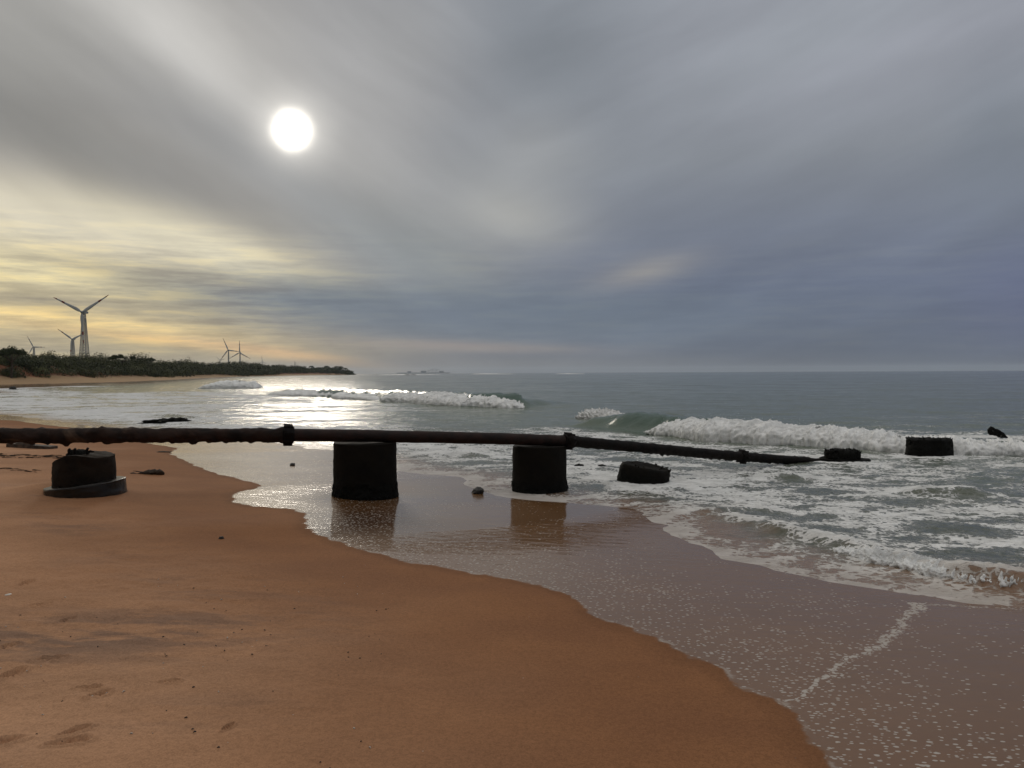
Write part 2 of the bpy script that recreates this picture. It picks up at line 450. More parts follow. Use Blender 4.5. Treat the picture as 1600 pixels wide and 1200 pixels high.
def build_sand():
    th = angles(36, 860, 2.0)
    dp = np.r_[np.arange(2600, 800, -60), np.arange(800, 640, -4), np.arange(640, 80, -1.3), np.arange(80, 20, -.6), np.arange(20, 4, -.2), np.arange(4, .2, -.1)]
    r = H * FPX / dp
    r = r[r > .25]
    R, A = np.meshgrid(r, th, indexing='ij'); X = R * np.sin(A); Y = R * np.cos(A)
    Z, s = land(X, Y); f = sdf(FILM, X, Y)
    near = sstep(30, 6, R)
    # wind and water marks on the dry sand to the left
    left = sstep(1., -3.5, X) * sstep(.3, 2.5, f) * near
    Z = Z + left * (.016 * fbm(X * 1.6, Y * 2.3, o=4, gain=.6) + .008 * np.maximum(0, fbm(X * 5 + 9, Y * 8, o=3)))
    back = sstep(2, 6, f) * sstep(90, 25, R) * sstep(6, 16, R)
    Z = Z + back * .03 * fbm(X * .9, Y * .5, o=4, gain=.6)
    for px, py, L, hd in PRINTS:
        p = ground_at(px, py); c, sn = math.cos(hd), math.sin(hd)
        u = (X - p.x) * c + (Y - p.y) * sn; v = -(X - p.x) * sn + (Y - p.y) * c
        k = (np.abs(u) < 1) & (np.abs(v) < 1)
        L = L * .66; uu = u[k] / (L / 2); vv = v[k] / (L * .2 * (1 + .25 * np.clip(uu, -1, 1)))
        rr = np.sqrt(uu ** 2 + vv ** 2) + .22 * fbm(u[k] * 14 + px, v[k] * 14, o=3)
        Z[k] += -.034 * (1 - sstep(.85, 1.04, rr)) * (.8 + .3 * np.cos(uu * 4)) + .012 * np.exp(-((rr - 1.25) / .22) ** 2)
    # scour around the drums standing in the wash
    for px, py, rad in ((570, 779, .9), (843, 775, .9)):
        p = ground_at(px, py); d = np.hypot(X - p.x, Y - p.y - .5)
        Z = Z - .05 * np.exp(-(d / rad) ** 2)
    p = ground_at(128, 771); Z = Z + .13 * np.exp(-(((X - p.x + .72) / .5) ** 2 + ((Y - p.y - .45) / .6) ** 2))
    q1 = ground_at(566, 812); pier_reflection = np.exp(-(((X - q1.x) / .95) ** 2 + ((Y - q1.y) / 1.7) ** 2))  # mask for the first pier's dark reflection, painted into the sand colour
    d1, t1 = line_dist(TRAIL, X, Y); d2, _ = line_dist(TRAIL2, X, Y); d3, _ = line_dist(EDGE3, X, Y)
    d1 = d1 + .07 * fbm(X * 4, Y * 4, o=3); wd = .025 + .085 * (1 - t1) * (1 + .5 * fbm(X * 3, Y * 3, o=2))
    tr = np.exp(-(d1 / wd) ** 2) + .8 * np.exp(-(d2 / .07) ** 2)
    attrs = dict(film=f, rise=s, trail=tr, pier_reflection=pier_reflection)
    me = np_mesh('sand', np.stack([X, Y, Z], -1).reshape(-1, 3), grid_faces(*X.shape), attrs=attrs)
    m, g, b, pos, obj, out = new_mat('sand')
    f = g.attr('film'); s = g.attr('rise'); tr = g.attr('trail')
    jag = g.m('MULTIPLY', g.m('SUBTRACT', g.noise(pos, 2.4, 5, .6), .5), .38)
    fj = g.m('ADD', f, jag)
    wet = g.rng(fj, .015, -.03)
    damp = g.rng(g.m('ADD', f, g.m('MULTIPLY', g.m('SUBTRACT', g.noise(pos, .5, 3), .5), 2.5)), 5.5, .3)
    blot = g.noise(g.map(pos, scale=(1, 1.6, 1)), .8, 5, .6)
    grain = g.m('ADD', g.m('MULTIPLY', g.noise(pos, 110, 3, .7), .6), g.m('MULTIPLY', g.noise(pos, 38, 3, .7), .4))
    dry = g.mix(g.rng(blot, .3, .7), (.55, .310, .178), (.46, .260, .148))
    dmp = g.mix(g.rng(blot, .3, .7), (.282, .130, .060), (.240, .110, .054))
    col = g.mix(damp, dry, dmp)
    # dark heavy-mineral stains in the dry sand, and reddish earth on the bank
    st = g.noise(g.map(pos, loc=(3, 1, 0), rot=.2, scale=(1.0, 3.2, 1)), 1.15, 6, .68)
    zone = g.noise(g.map(pos, loc=(1.9, 7.4, 0)), .33, 2)
    pz = ground_at(150, 992)
    vz = g.map(pos, (pz.x, pz.y, 0), .25, (1.5, .62, 50), 'TEXTURE')
    near = g.m('EXPONENT', g.m('MULTIPLY', g.vm('DOT_PRODUCT', vz, vz, out=1), -1))
    stm = g.m('MULTIPLY', g.rng(st, .42, .58), g.m('MAXIMUM', near, g.m('MULTIPLY', g.rng(zone, .5, .66), .6)))
    stm = g.m('MULTIPLY', stm, g.rng(f, .8, 2.2))
    col = g.mix(g.m('MULTIPLY', stm, .55), col, (.070, .066, .070))
    spos = g.node('ShaderNodeSeparateXYZ'); g.put(spos.inputs[0], pos)
    col = g.mix(g.rng(spos.outputs[1], 60, 100), col, g.mix(blot, (.40, .265, .145), (.32, .21, .118)))
    red = g.rng(g.m('ADD', s, g.m('MULTIPLY', g.noise(pos, .15, 4), 9)), 28, 33)
    col = g.mix(red, col, g.mix(g.noise(pos, .25, 5), (.26, .105, .055), (.13, .07, .045)))
    veg = g.rng(g.m('ADD', s, g.m('MULTIPLY', g.noise(pos, .1, 4), 10)), 40, 47)
    col = g.mix(veg, col, (.045, .05, .022))
    col = g.mix(g.rng(grain, .38, .64, 0, .9), col, g.vm('SCALE', col, .66))
    spk = g.m('MULTIPLY', g.rng(g.voro(pos, 30), .14, .08), g.rng(g.voro(pos, 30, out='Color'), .93, .95))
    col = g.mix(spk, col, g.mix(g.rng(g.noise(pos, 21, 1), .45, .55), (.5, .46, .4), (.06, .04, .03)))
    wetcol = g.mix(g.rng(blot, .3, .7), (.168, .080, .027), (.150, .071, .024))
    pier_reflection = g.attr('pier_reflection')
    lip = g.m('MULTIPLY', g.rng(fj, .22, .02), .45)
    col = g.mix(lip, col, g.vm('SCALE', col, .62))
    wetcol = g.mix(g.m('MULTIPLY', pier_reflection, .85), wetcol, (.060, .026, .011))  # wet colour darkened to imitate the pier mirrored in the film
    col = g.mix(wet, col, wetcol)
    # bubbles and foam lace left on the film
    bp = g.map(pos, rot=.1, scale=(.62, 1, 1)); c1 = g.voro(bp, 34, out='Color'); d1 = g.voro(bp, 34)
    bq = g.map(pos, loc=(.3, .7, .1), rot=-.08, scale=(.58, 1, 1)); c2 = g.voro(bq, 22., out='Color'); d2 = g.voro(bq, 22.)
    sc1 = g.node('ShaderNodeSeparateXYZ'); g.put(sc1.inputs[0], c1); sc2 = g.node('ShaderNodeSeparateXYZ'); g.put(sc2.inputs[0], c2)
    dens = g.noise(pos, .75, 4, .6)
    rim = g.rng(fj, -2.6, -.1)                        # more bubbles near the dry edge
    dn = g.m('ADD', g.m('MULTIPLY', rim, .62), g.rng(dens, .38, .68, -.12, .34))
    dn = g.m('ADD', dn, g.m('MULTIPLY', tr, 1.2))
    dn = g.m('ADD', dn, g.m('MULTIPLY', pier_reflection, .35))
    size = g.m('ADD', .15, g.m('MULTIPLY', sc1.outputs[1], .16))
    b1 = g.m('MULTIPLY', g.m('LESS_THAN', sc1.outputs[0], dn), g.rng(g.m('SUBTRACT', d1, size), .07, -.03))
    size2 = g.m('ADD', .04, g.m('MULTIPLY', sc2.outputs[1], .2))
    b2 = g.m('MULTIPLY', g.m('LESS_THAN', sc2.outputs[0], g.m('MULTIPLY', dn, .75)), g.rng(g.m('SUBTRACT', d2, size2), .05, -.03))
    lace = g.m('MULTIPLY', g.rng(g.m('SUBTRACT', g.m('MULTIPLY', tr, .72), g.noise(g.map(pos, rot=.1, scale=(.6, 1, 1)), 11, 5, .75)), .0, .12), g.rng(g.voro(pos, 17, 'DISTANCE_TO_EDGE'), .03, .12))
    foam = g.m('MULTIPLY', g.m('MAXIMUM', g.m('MAXIMUM', b1, b2), lace), g.rng(fj, .0, -.03))
    edge = g.m('MULTIPLY', g.m('MULTIPLY', g.rng(fj, -.07, -.03), g.rng(fj, .0, -.03)), g.rng(g.noise(pos, 5, 5, .7), .46, .6))
    foam = g.m('MAXIMUM', foam, g.m('MULTIPLY', edge, .5))
    col = g.mix(g.m('MULTIPLY', foam, .85), col, (.46, .43, .39))
    g.put(b.inputs['Base Color'], col)
    g.put(b.inputs['Roughness'], g.m('SUBTRACT', .85, g.m('MULTIPLY', wet, .3)))
    g.put(b.inputs['Specular IOR Level'], .04)
    g.put(b.inputs['Coat Weight'], g.m('MULTIPLY', wet, g.m('SUBTRACT', 1, foam)))
    g.put(b.inputs['Coat Roughness'], .085); g.put(b.inputs['Coat IOR'], 1.31)
    hb = g.m('ADD', g.m('MULTIPLY', grain, .35), g.noise(pos, 32, 5, .65))
    nd = g.bump(hb, g.m('MULTIPLY', g.m('SUBTRACT', 1, wet), .5), .006)
    g.put(b.inputs['Normal'], nd)
    rip = g.m('ADD', g.noise(g.map(pos, scale=(1, 2.2, 1)), 3.2, 3, .5), g.m('MULTIPLY', foam, .05))
    g.put(b.inputs['Coat Normal'], g.bump(rip, .10, .05))
    o = link_mesh('sand', me, m); tag(o, kind='structure')
    return o
build_sand()

# ------------------------------------------------------------------ the sea
def crest(pxs): return [on_plane(*p) for p in pxs]
# base line (landward foot) left to right, height along it, front width, back width
WAVES = [
    dict(base=crest([(1075, 800), (1140, 815), (1200, 832), (1300, 858), (1400, 888), (1500, 912), (1600, 930), (1750, 955), (2100, 1010)]),
         h=[(0, .02), (.15, .05), (.4, .08), (.6, .13), (.9, .19), (1, .0)], wf=.22, wb=.8),
    dict(base=crest([(880, 664), (940, 668), (1010, 675), (1100, 684), (1250, 696), (1400, 704), (1600, 711), (1800, 720), (2100, 736)]),
         h=[(0, 0), (.06, .4), (.14, .66), (.3, .6), (.55, .42), (.75, .3), (1, .22)], wf=1.0, wb=3.2),
    dict(base=crest([(400, 616), (440, 618), (530, 622), (640, 629), (720, 636), (830, 637), (870, 634), (930, 630)]),
         h=[(0, 0), (.1, .7), (.5, .8), (.83, .8), (.9, .35), (1, 0)], wf=1.6, wb=5.),
    dict(base=crest([(322, 606.4), (370, 606.6), (420, 606.3)]), h=[(0, 0), (.2, .15), (.6, .3), (.9, .2), (1, 0)], wf=2.4, wb=7.),
    dict(base=crest([(1380, 772), (1440, 776), (1520, 778), (1580, 782)]), h=[(0, 0), (.3, .12), (.7, .13), (1, 0)], wf=.35, wb=.7),
    dict(base=crest([(1190, 752), (1240, 750), (1300, 752)]), h=[(0, 0), (.5, .1), (1, 0)], wf=.35, wb=.6),
    dict(base=crest([(1040, 822), (1100, 806), (1180, 800), (1260, 806)]), h=[(0, 0), (.5, .07), (1, 0)], wf=.25, wb=.6),
    dict(base=crest([(640, 716), (700, 712), (780, 718)]), h=[(0, 0), (.5, .1), (1, 0)], wf=.4, wb=.9),
    dict(base=crest([(150, 652), (230, 648), (330, 656)]), h=[(0, 0), (.5, .13), (1, 0)], wf=.5, wb=1.5),
]
SPLASH = []                              # foam gathered round the things standing in the water


def water(X, Y):
    s = sdf(SHORE, X, Y) + .22 * fbm(X / 2.3, Y / 2.3, o=2) * sstep(150, 40, Y)
    D = np.maximum(0, -s)
    fine = sstep(260, 60, Y)
    ch = .016 + .042 * sstep(0, 12, D); amp = .016 + .06 * sstep(0, 12, D) + .10 * sstep(15, 120, D)
    z = ch * fbm(X / 3.2 + .15 * Y, Y / 1.3, o=4, gain=.46) * fine + amp * (.9 * fbm(X / 16, Y / 6 + .05 * X, o=3) * sstep(4000, 500, Y))
    z = z + .02 * sstep(.3, 3, D) * fbm(X * 2.1, Y * 2.6, o=3, gain=.6) * sstep(60, 12, Y)
    z = z + .014 * sstep(.2, 2, D) * np.abs(fbm(X * 5.5, Y * 6.5, o=3, gain=.6)) * sstep(40, 10, Y)
    px = 800 + 1200 * X / np.maximum(Y, .5); py = 582 + H * FPX / np.maximum(Y, .5)
    # where foam lies on the water
    big = fbm(X / 4.5, Y / 4.5, o=3); mid = fbm(X / 1.3 + 7, Y / 1.1, o=3)
    A = .62 * np.exp(-(D / 9) ** 2) + .50 * np.exp(-(D / 22) ** 2) - .30 * np.exp(-((D - 1.2) / 1.0) ** 2) + .42 * np.exp(-(D / .13) ** 2) * np.clip(.35 + fbm(X * 1.4, Y * 1.4, o=2), 0, 1)
    A = np.maximum(A, .95 * sstep(600, 330, px) * sstep(604, 612, py))
    A = np.maximum(A, .66 * sstep(760, 560, px) * sstep(622, 640, py))
    A = np.maximum(A, .60 * sstep(636, 660, py) * sstep(1000, 700, px))
    A = np.maximum(A, .52 * sstep(632, 655, py) * sstep(1150, 1400, px))
    A = A + .14 * big + .10 * mid + .5 * sstep(22, 40, Y) * sstep(800, 500, px) * (.12 + fbm(X / 7, Y / 2.6, o=4, gain=.6))
    thin = np.zeros_like(X); sandy = np.exp(-(D / 1.5) ** 2) * .9
    for i, w in enumerate(WAVES):
        t, u = line_dist(w['base'], X, Y)
        t = t + .25 * w['wf'] * pn(X / (2 * w['wf']), Y / (2 * w['wf']))
        hu = np.interp(u, *zip(*w['h'])); hu = hu * (1 + (.7 * pn(X / .8 + 4, Y / .8) if i == 0 else 0)); wf, wb = w['wf'], w['wb']
        end = np.interp(u, [0, .02, .98, 1], [0, 1, 1, 0])
        pr = np.where(t < wf, sstep(0, wf, t), np.exp(-((t - wf) / wb) ** 2))
        z = z + hu * pr * end
        if i in (1, 2): z = z + .10 * hu * pr * end * fbm(X / .7, Y / .45, o=3)
        face = np.exp(-((t - wf * .6) / wf) ** 2) * end * np.clip(hu / .3, 0, 1)
        if i == 0:
            A = A - .30 * face * sstep(.5, .75, u) + .55 * np.exp(-((t - wf * 1.5) / .22) ** 2) * end * (.6 + .6 * pn(X * 2.2, Y * 2.2))
            sandy = np.maximum(sandy, face * (.05 + .95 * sstep(.5, .75, u)))
            z = z + .05 * np.exp(-((t - wf * 1.3) / .3) ** 2) * end * np.abs(fbm(X * 5, Y * 5, o=3)) * hu / .2
        elif i < 4:
            A = np.where(t > -8, A, A) + .35 * np.exp(-((t + wf * 2.) / (wf * 2.2)) ** 2) * end
            if i == 1: A = A + .3 * np.exp(-((t - 5) / 3.5) ** 2) * sstep(.3, .5, u) - .75 * face * sstep(.34, .25, u)
            if i == 2: A = A - .5 * face * sstep(.72, .8, u)
            thin = np.maximum(thin, np.exp(-((t - wf * .8) / (wf * .8)) ** 2) * end * hu / .7)
        else:
            A = A - .4 * face + .4 * np.exp(-((t - wf * 1.4) / (wf * .6)) ** 2) * end
    for x0, y0, rad, am in SPLASH:
        A = A + am * np.exp(-((X - x0) ** 2 + (Y - y0) ** 2) / rad ** 2)
    A = np.where(Y > 150, np.minimum(A, .3 + .2 * big), A)
    return z, np.clip(A, -1, 1.2), sandy, thin, D


def foam_colour(g, pos): return g.mix(g.rng(g.noise(g.map(pos, rot=.1, scale=(.6, 1, 1)), 3.5, 6, .65), .35, .65), (.92, .92, .90), (.68, .68, .66))


def foam_mat():
    m, g, b, pos, obj, out = new_mat('foam')
    g.put(b.inputs['Base Color'], foam_colour(g, pos)); g.put(b.inputs['Roughness'], .7); g.put(b.inputs['Specular IOR Level'], .2)
    g.put(b.inputs['Normal'], g.bump(g.noise(pos, 14, 5, .7), .6, .05))
    return m
M_FOAM = foam_mat()


def build_sea():
    th = angles(36.5, 900, 1.5); th = th[np.abs(th) < math.radians(110)]
    dp = np.r_[np.arange(900, 420, -8), np.arange(420, 120, -1.0), np.arange(120, 20, -.45), np.arange(20, 6, -.2), np.arange(6, .2, -.1)]
    R, A = np.meshgrid(H * FPX / dp, th, indexing='ij'); X = R * np.sin(A); Y = R * np.cos(A)
    Z, foam, sandy, thin, D = water(X, Y)
    me = np_mesh('water', np.stack([X, Y, Z], -1).reshape(-1, 3), grid_faces(*X.shape), attrs=dict(foam=foam, sandy=sandy, thin=thin, off=D))
    m, g, b, pos, obj, out = new_mat('water')
    fo = g.attr('foam'); sa = g.attr('sandy'); tn = g.attr('thin'); off = g.attr('off')
    deep = g.mix(g.noise(g.map(pos, scale=(.06, .2, 1)), 1., 4), (.078, .102, .058), (.097, .124, .074))
    c = g.mix(g.rng(off, 2, 14), (.064, .072, .043), deep)
    c = g.mix(tn, c, (.032, .078, .056))
    c = g.mix(g.rng(g.m('ADD', sa, g.m('MULTIPLY', g.m('SUBTRACT', g.noise(pos, 2.5, 4), .5), .5)), .25, .8), c, (.20, .115, .065))
    sp = g.map(pos, rot=.12, scale=(.62, 1, 1))
    wp = g.vm('ADD', sp, g.vm('SCALE', g.vm('SUBTRACT', g.noise(pos, .9, 4, .6, out=1), (.5, .5, .5)), 1.5))
    v1 = g.voro(wp, 1.05, 'DISTANCE_TO_EDGE'); v2 = g.voro(wp, 2.6, 'DISTANCE_TO_EDGE'); v3 = g.voro(g.vm('ADD', pos, g.vm('SCALE', g.noise(pos, 5, 3, out=1), .3)), 8., 'DISTANCE_TO_EDGE')
    n1 = g.noise(sp, 1.0, 5, .55); n2 = g.noise(pos, 9, 5, .65)
    val = g.m('ADD', g.m('MULTIPLY', fo, 1.7), -1.40)
    val = g.m('ADD', val, g.m('MULTIPLY', g.m('SUBTRACT', .26, v1), 1.5))
    val = g.m('ADD', val, g.m('MULTIPLY', g.m('SUBTRACT', .11, v2), 1.2))
    val = g.m('ADD', val, g.m('MULTIPLY', g.m('SUBTRACT', .05, v3), 1.5))
    val = g.m('ADD', val, g.m('MULTIPLY', g.m('SUBTRACT', n1, .5), 1.3))
    val = g.m('ADD', val, g.m('MULTIPLY', g.m('SUBTRACT', n2, .5), .35))
    mask = g.rng(val, -.05, .24)
    thinf = g.m('MULTIPLY', g.rng(val, -.4, .0), .12)
    mask = g.m('MULTIPLY', g.m('MAXIMUM', mask, thinf), g.rng(off, 0, 1.6, .62, 1))
    g.put(b.inputs['Base Color'], c); g.put(b.inputs['IOR'], 1.33)
    g.put(b.inputs['Roughness'], .11)
    wl = g.noise(g.map(pos, rot=.1, scale=(.55, 1.5, 1)), 1.3, 5, .6)
    ws = g.noise(g.map(pos, rot=-.1, scale=(1, 1.8, 1)), 6.5, 4, .6)
    far = g.noise(g.map(pos, rot=.04, scale=(.05, .16, 1)), 1., 5, .6)
    bn = g.bump(far, g.rng(off, 20, 120, 0, .16), 1.0)
    bn = g.bump(wl, g.rng(off, .5, 8, .3, .32), .13, bn)
    bn = g.bump(ws, .5, .035, bn)
    g.put(b.inputs['Normal'], bn)
    fb = g.node('ShaderNodeBsdfDiffuse'); g.put(fb.inputs[0], g.mix(g.m('MULTIPLY', sa, .35), foam_colour(g, pos), (.5, .4, .3)))
    fb.inputs[1].default_value = .5
    g.put(fb.inputs['Normal'], g.bump(g.m('ADD', g.m('MULTIPLY', mask, 1.), g.m('MULTIPLY', g.noise(sp, 4., 6, .65), 1.6)), .9, .09))
    mx = g.node('ShaderNodeMixShader'); g.put(mx.inputs[0], mask)
    m.node_tree.links.new(b.outputs[0], mx.inputs[1]); m.node_tree.links.new(fb.outputs[0], mx.inputs[2])
    m.node_tree.links.new(mx.outputs[0], out.inputs[0])
    tag(link_mesh('water', me, m), kind='structure')


def roller(base, us, h, depth, seed, spray=400, lump=.16, res=.06):
    """tumbling white water along a wave's foot: V, F"""
    P = np.array(base); L = np.r_[0, np.cumsum(np.hypot(*np.diff(P, axis=0).T))]
    l0, l1 = us[0] * L[-1], us[1] * L[-1]
    n = int((l1 - l0) / res) + 2; l = np.linspace(l0, l1, n); u = l / L[-1]
    C = np.stack([np.interp(l, L, P[:, 0]), np.interp(l, L, P[:, 1])], 1)
    T = np.gradient(C, axis=0); T /= np.linalg.norm(T, axis=1)[:, None]; N = np.stack([-T[:, 1], T[:, 0]], 1)
    k = (l - l0) / (l1 - l0)
    hm = float(np.mean(np.interp(u, *zip(*h))))
    big = 1 + .28 * fbm(l / (hm * 3.5) + seed, l * 0 + seed, o=3)
    hh = np.interp(u, *zip(*h)) * np.interp(k, [0, .03, .1, .9, .97, 1], [.02, .6, 1, 1, .6, .02]) * big
    nj = 44; a = np.linspace(-.25, math.pi + .1, nj)
    ca, sa = np.cos(a), np.sin(a)
    t = depth * (.5 - .5 * ca[None]) * (.85 + .3 * big[:, None]) - depth * .12
    wob = .5 * depth * fbm(l / (depth * 1.6) + 3 * seed, l * 0, o=3)
    t = t + wob[:, None] * .55
    z = hh[:, None] * np.sign(sa) * np.abs(sa)[None] ** .75
    X = C[:, 0, None] + N[:, 0, None] * t; Y = C[:, 1, None] + N[:, 1, None] * t
    sc = 1 / (hh.mean() * .5)
    b = billow(X * sc + seed, Y * sc, z * sc, 4) - 1.1
    fine = fbm(X * sc * 5, Y * sc * 5, z * sc * 5 + seed, o=3)
    LL = np.repeat(l[:, None], nj, 1) / hm; AA = np.repeat(a[None], n, 0)
    fall = fbm(LL * 5.5 + AA * .9 + seed, AA * 1.1, o=4, gain=.6)          # streaks of water running down the face
    tatter = fbm(LL * 2.2 + seed * 3, AA * 0, o=4, gain=.62) * np.clip(sa, 0, 1)[None] ** 2
    d = (lump * .75 * b + lump * .30 * fine + lump * .75 * fall + lump * 1.1 * tatter) * hh.mean() * 1.2
    X = X + N[:, 0, None] * (-ca[None] * d); Y = Y + N[:, 1, None] * (-ca[None] * d); z = z + np.maximum(sa, .0)[None] * d
    zw = water(X[:, nj // 2], Y[:, nj // 2])[0] * .0
    z = z + zw[:, None]
    V = np.stack([X, Y, z], -1).reshape(-1, 3); Fq = grid_faces(n, nj)
    # drops and tatters thrown up along the crest
    r = np.random.default_rng(int(seed * 10) + 3)
    sv, sf = [], []
    tet = np.array([(1, 1, 1), (1, -1, -1), (-1, 1, -1), (-1, -1, 1)]) * .6
    for q in range(spray):
        i = int(r.integers(0, n)); j = int(np.clip(r.normal(nj * .42, nj * .2), 2, nj - 3))
        p = np.array([X[i, j], Y[i, j], z[i, j]]) + np.array([r.normal(0, .1), r.normal(0, .1), abs(r.normal(0, .5)) ** 2 * .32]) * hh[i]
        s_ = hh.mean() * r.uniform(.008, .026)
        k0 = len(V) + len(sv) * 4; sv.append(tet * s_ * r.uniform(.6, 1.4, (1, 3)) + p)
        for f in ((0, 1, 2, 2), (0, 3, 1, 1), (0, 2, 3, 3), (1, 3, 2, 2)): sf.append([k0 + e for e in f])
    if sv: V = np.vstack([V] + sv); Fq = np.vstack([Fq, np.array(sf)])
    return V, Fq


def build_rollers():
    parts = [
        roller(WAVES[1]['base'], (.215, .995), [(0, .56), (.24, .56), (.45, .48), (.6, .37), (1, .31)], 1.7, 1.3, 6000, lump=.15, res=.03),
        roller(WAVES[2]['base'], (.50, .845), [(0, .56), (1, .68)], 2.4, 4.1, 2500, lump=.15, res=.06),
        roller(WAVES[2]['base'], (.08, .50), [(0, .35), (.2, .55), (.4, .38), (.7, .5), (1, .5)], 2.6, 7.7, 2500, lump=.15, res=.08),
        roller([(a, b - 2.2) for a, b in WAVES[3]['base']], (.02, .9), [(0, .7), (.5, 1.25), (1, .8)], 4.6, 9.2, 500, res=.2),
        roller(crest([(905, 652), (930, 655), (965, 660)]), (0, 1), [(0, .2), (.5, .3), (1, .2)], .8, 2.2, 900, lump=.5, res=.03),
        roller(crest([(735, 584.6), (770, 584.6), (800, 584.5)]), (0, 1), [(0, .5), (.4, .9), (1, .4)], 14, 3.3, 60, res=1.2),
        roller(crest([(870, 584.3), (900, 584.3)]), (0, 1), [(0, .4), (.4, .6), (1, .3)], 14, 5.3, 30, res=1.2),
        roller(crest([(590, 586), (640, 586), (690, 585.6)]), (0, 1), [(0, .3), (.4, .7), (1, .3)], 8, 6.3, 60, res=.9),
    ]
    parts.append(roller([(a - .03, b + .25) for a, b in WAVES[0]['base']], (.42, .96), [(0, .05), (.42, .05), (.55, .10), (.75, .16), (1, .2)], .42, 3.7, 4000, lump=.26, res=.010))
    V, Fq, k = [], [], 0
    for v, f in parts: V.append(v); Fq.append(f + k); k += len(v)
    o = quads_mesh('sea_foam', np.vstack(V), np.vstack(Fq), M_FOAM)
    tag(o, 'tumbling white foam of the breaking waves on the grey sea', 'sea foam', kind='stuff')


# ------------------------------------------------------------------ materials of the ruin
def concrete_mat(name, c1, c2, crust):
    m, g, b, pos, obj, _ = new_mat(name)
    sep = g.node('ShaderNodeSeparateXYZ'); g.put(sep.inputs[0], obj)
    n = g.noise(obj, 3.2, 7, .65)
    c = g.mix(g.rng(n, .35, .68), c1, c2)
    low = g.rng(g.m('ADD', sep.outputs[2], g.m('MULTIPLY', g.m('SUBTRACT', g.noise(obj, 4, 4), .5), .4)), crust + .18, crust - .05)
    c = g.mix(low, c, (.007, .007, .006))
    g.put(b.inputs['Base Color'], c); g.put(b.inputs['Roughness'], g.rng(n, .3, .7, .95, .7)); g.put(b.inputs['Specular IOR Level'], .1)
    h = g.m('ADD', g.noise(obj, 9, 6, .7), g.m('MULTIPLY', g.m('MULTIPLY', g.voro(obj, 26), low), -.7))
    g.put(b.inputs['Normal'], g.bump(h, .8, .03))
    return m
M_CONC = concrete_mat('weathered_concrete', (.0125, .0105, .008), (.0065, .006, .005), .12)
M_CONC2 = concrete_mat('sand_blasted_concrete', (.030, .022, .016), (.013, .011, .009), .02)
M_CRUST = concrete_mat('mussel_crust', (.010, .0095, .0085), (.006, .006, .0055), .3)
M_SLAB = simple_mat('wet_slab', (.024, .019, .015), (.012, .010, .008), 4., .3, .5, .02, .32)
M_RUST = simple_mat('rust', (.024, .010, .007), (.011, .006, .005), 5., .75, .8, .02, .3, c3=(.036, .018, .013))
M_RUST2 = simple_mat('scaled_rust', (.030, .016, .011), (.009, .006, .005), 3.2, .85, .9, .03, .25, c3=(.085, .055, .036))
M_WETIRON = simple_mat('wet_iron', (.011, .0075, .0065), (.006, .005, .0045), 6., .7, .8, .02, .12)
M_WOOD = simple_mat('driftwood', (.10, .07, .05), (.035, .026, .02), 6., .7, .8, .02, .3)
M_ROCK = simple_mat('dark_rock', (.035, .030, .026), (.018, .016, .014), 5., .6, .8, .03, .4)
M_WEED = simple_mat('dry_weed', (.03, .02, .014), (.05, .034, .022), 9., .85, .8, .02)
M_SHELL = simple_mat('shell', (.62, .58, .52), (.5, .46, .4), 20., .5, .3, .005)


def set_spot(name, px, py, label, cat, rz=0., sink=0., group=None, back=0.):
    p = ground_at(px, py); p.y += back
    if back: p.x = (px - 800) / FPX * p.y; p.z = ground_z(p.x, p.y)
    o = empty(name, (p.x, p.y, p.z - sink), rz); tag(o, label, cat, group)
    return o


# ---- the two drums that carry the pipe
def drum(px, py, dia, ztop, label, seed, lean):
    r = dia / 2
    o = set_spot('concrete_pier', px, py, label, 'pier', back=r, group=None)
    h = ztop - o.location.z
    V, Fq = rough_drum(r * 1.005, r * .985, h, .016, seed, edge=.022)
    quads_mesh('drum', V, Fq, M_CONC, o)
    # crust of mussels and weed round the foot
    th = np.linspace(0, 2 * np.pi, 90, endpoint=False); zz = np.linspace(-.3, .2, 16)
    T, Z = np.meshgrid(th, zz); q = 5.
    n = fbm(np.cos(T) * q, np.sin(T) * q, Z * 8 + seed, o=4, gain=.65)
    R = r + .006 + .028 * n + .008 * sstep(.2, -.1, Z); Z = Z + .07 * fbm(np.cos(T) * 3, np.sin(T) * 3, T * 0 + seed, o=3)
    V = np.stack([R * np.cos(T), R * np.sin(T), Z], -1).reshape(-1, 3)
    quads_mesh('mussel_crust', V, grid_faces(16, 90, True), M_CRUST, o)
    o.rotation_euler = (0, lean, 0)
    return o
PIER1 = drum(569.5, 779, 1.09, 1.012, 'dark concrete drum standing on bare wet sand, carrying the middle of the rusty pipe', 1.7, 0.)
PIER2 = drum(842.5, 774, 1.02, .842, 'dark concrete drum with foam at its foot, under the collar where the pipe bends down', 5.2, 0.)

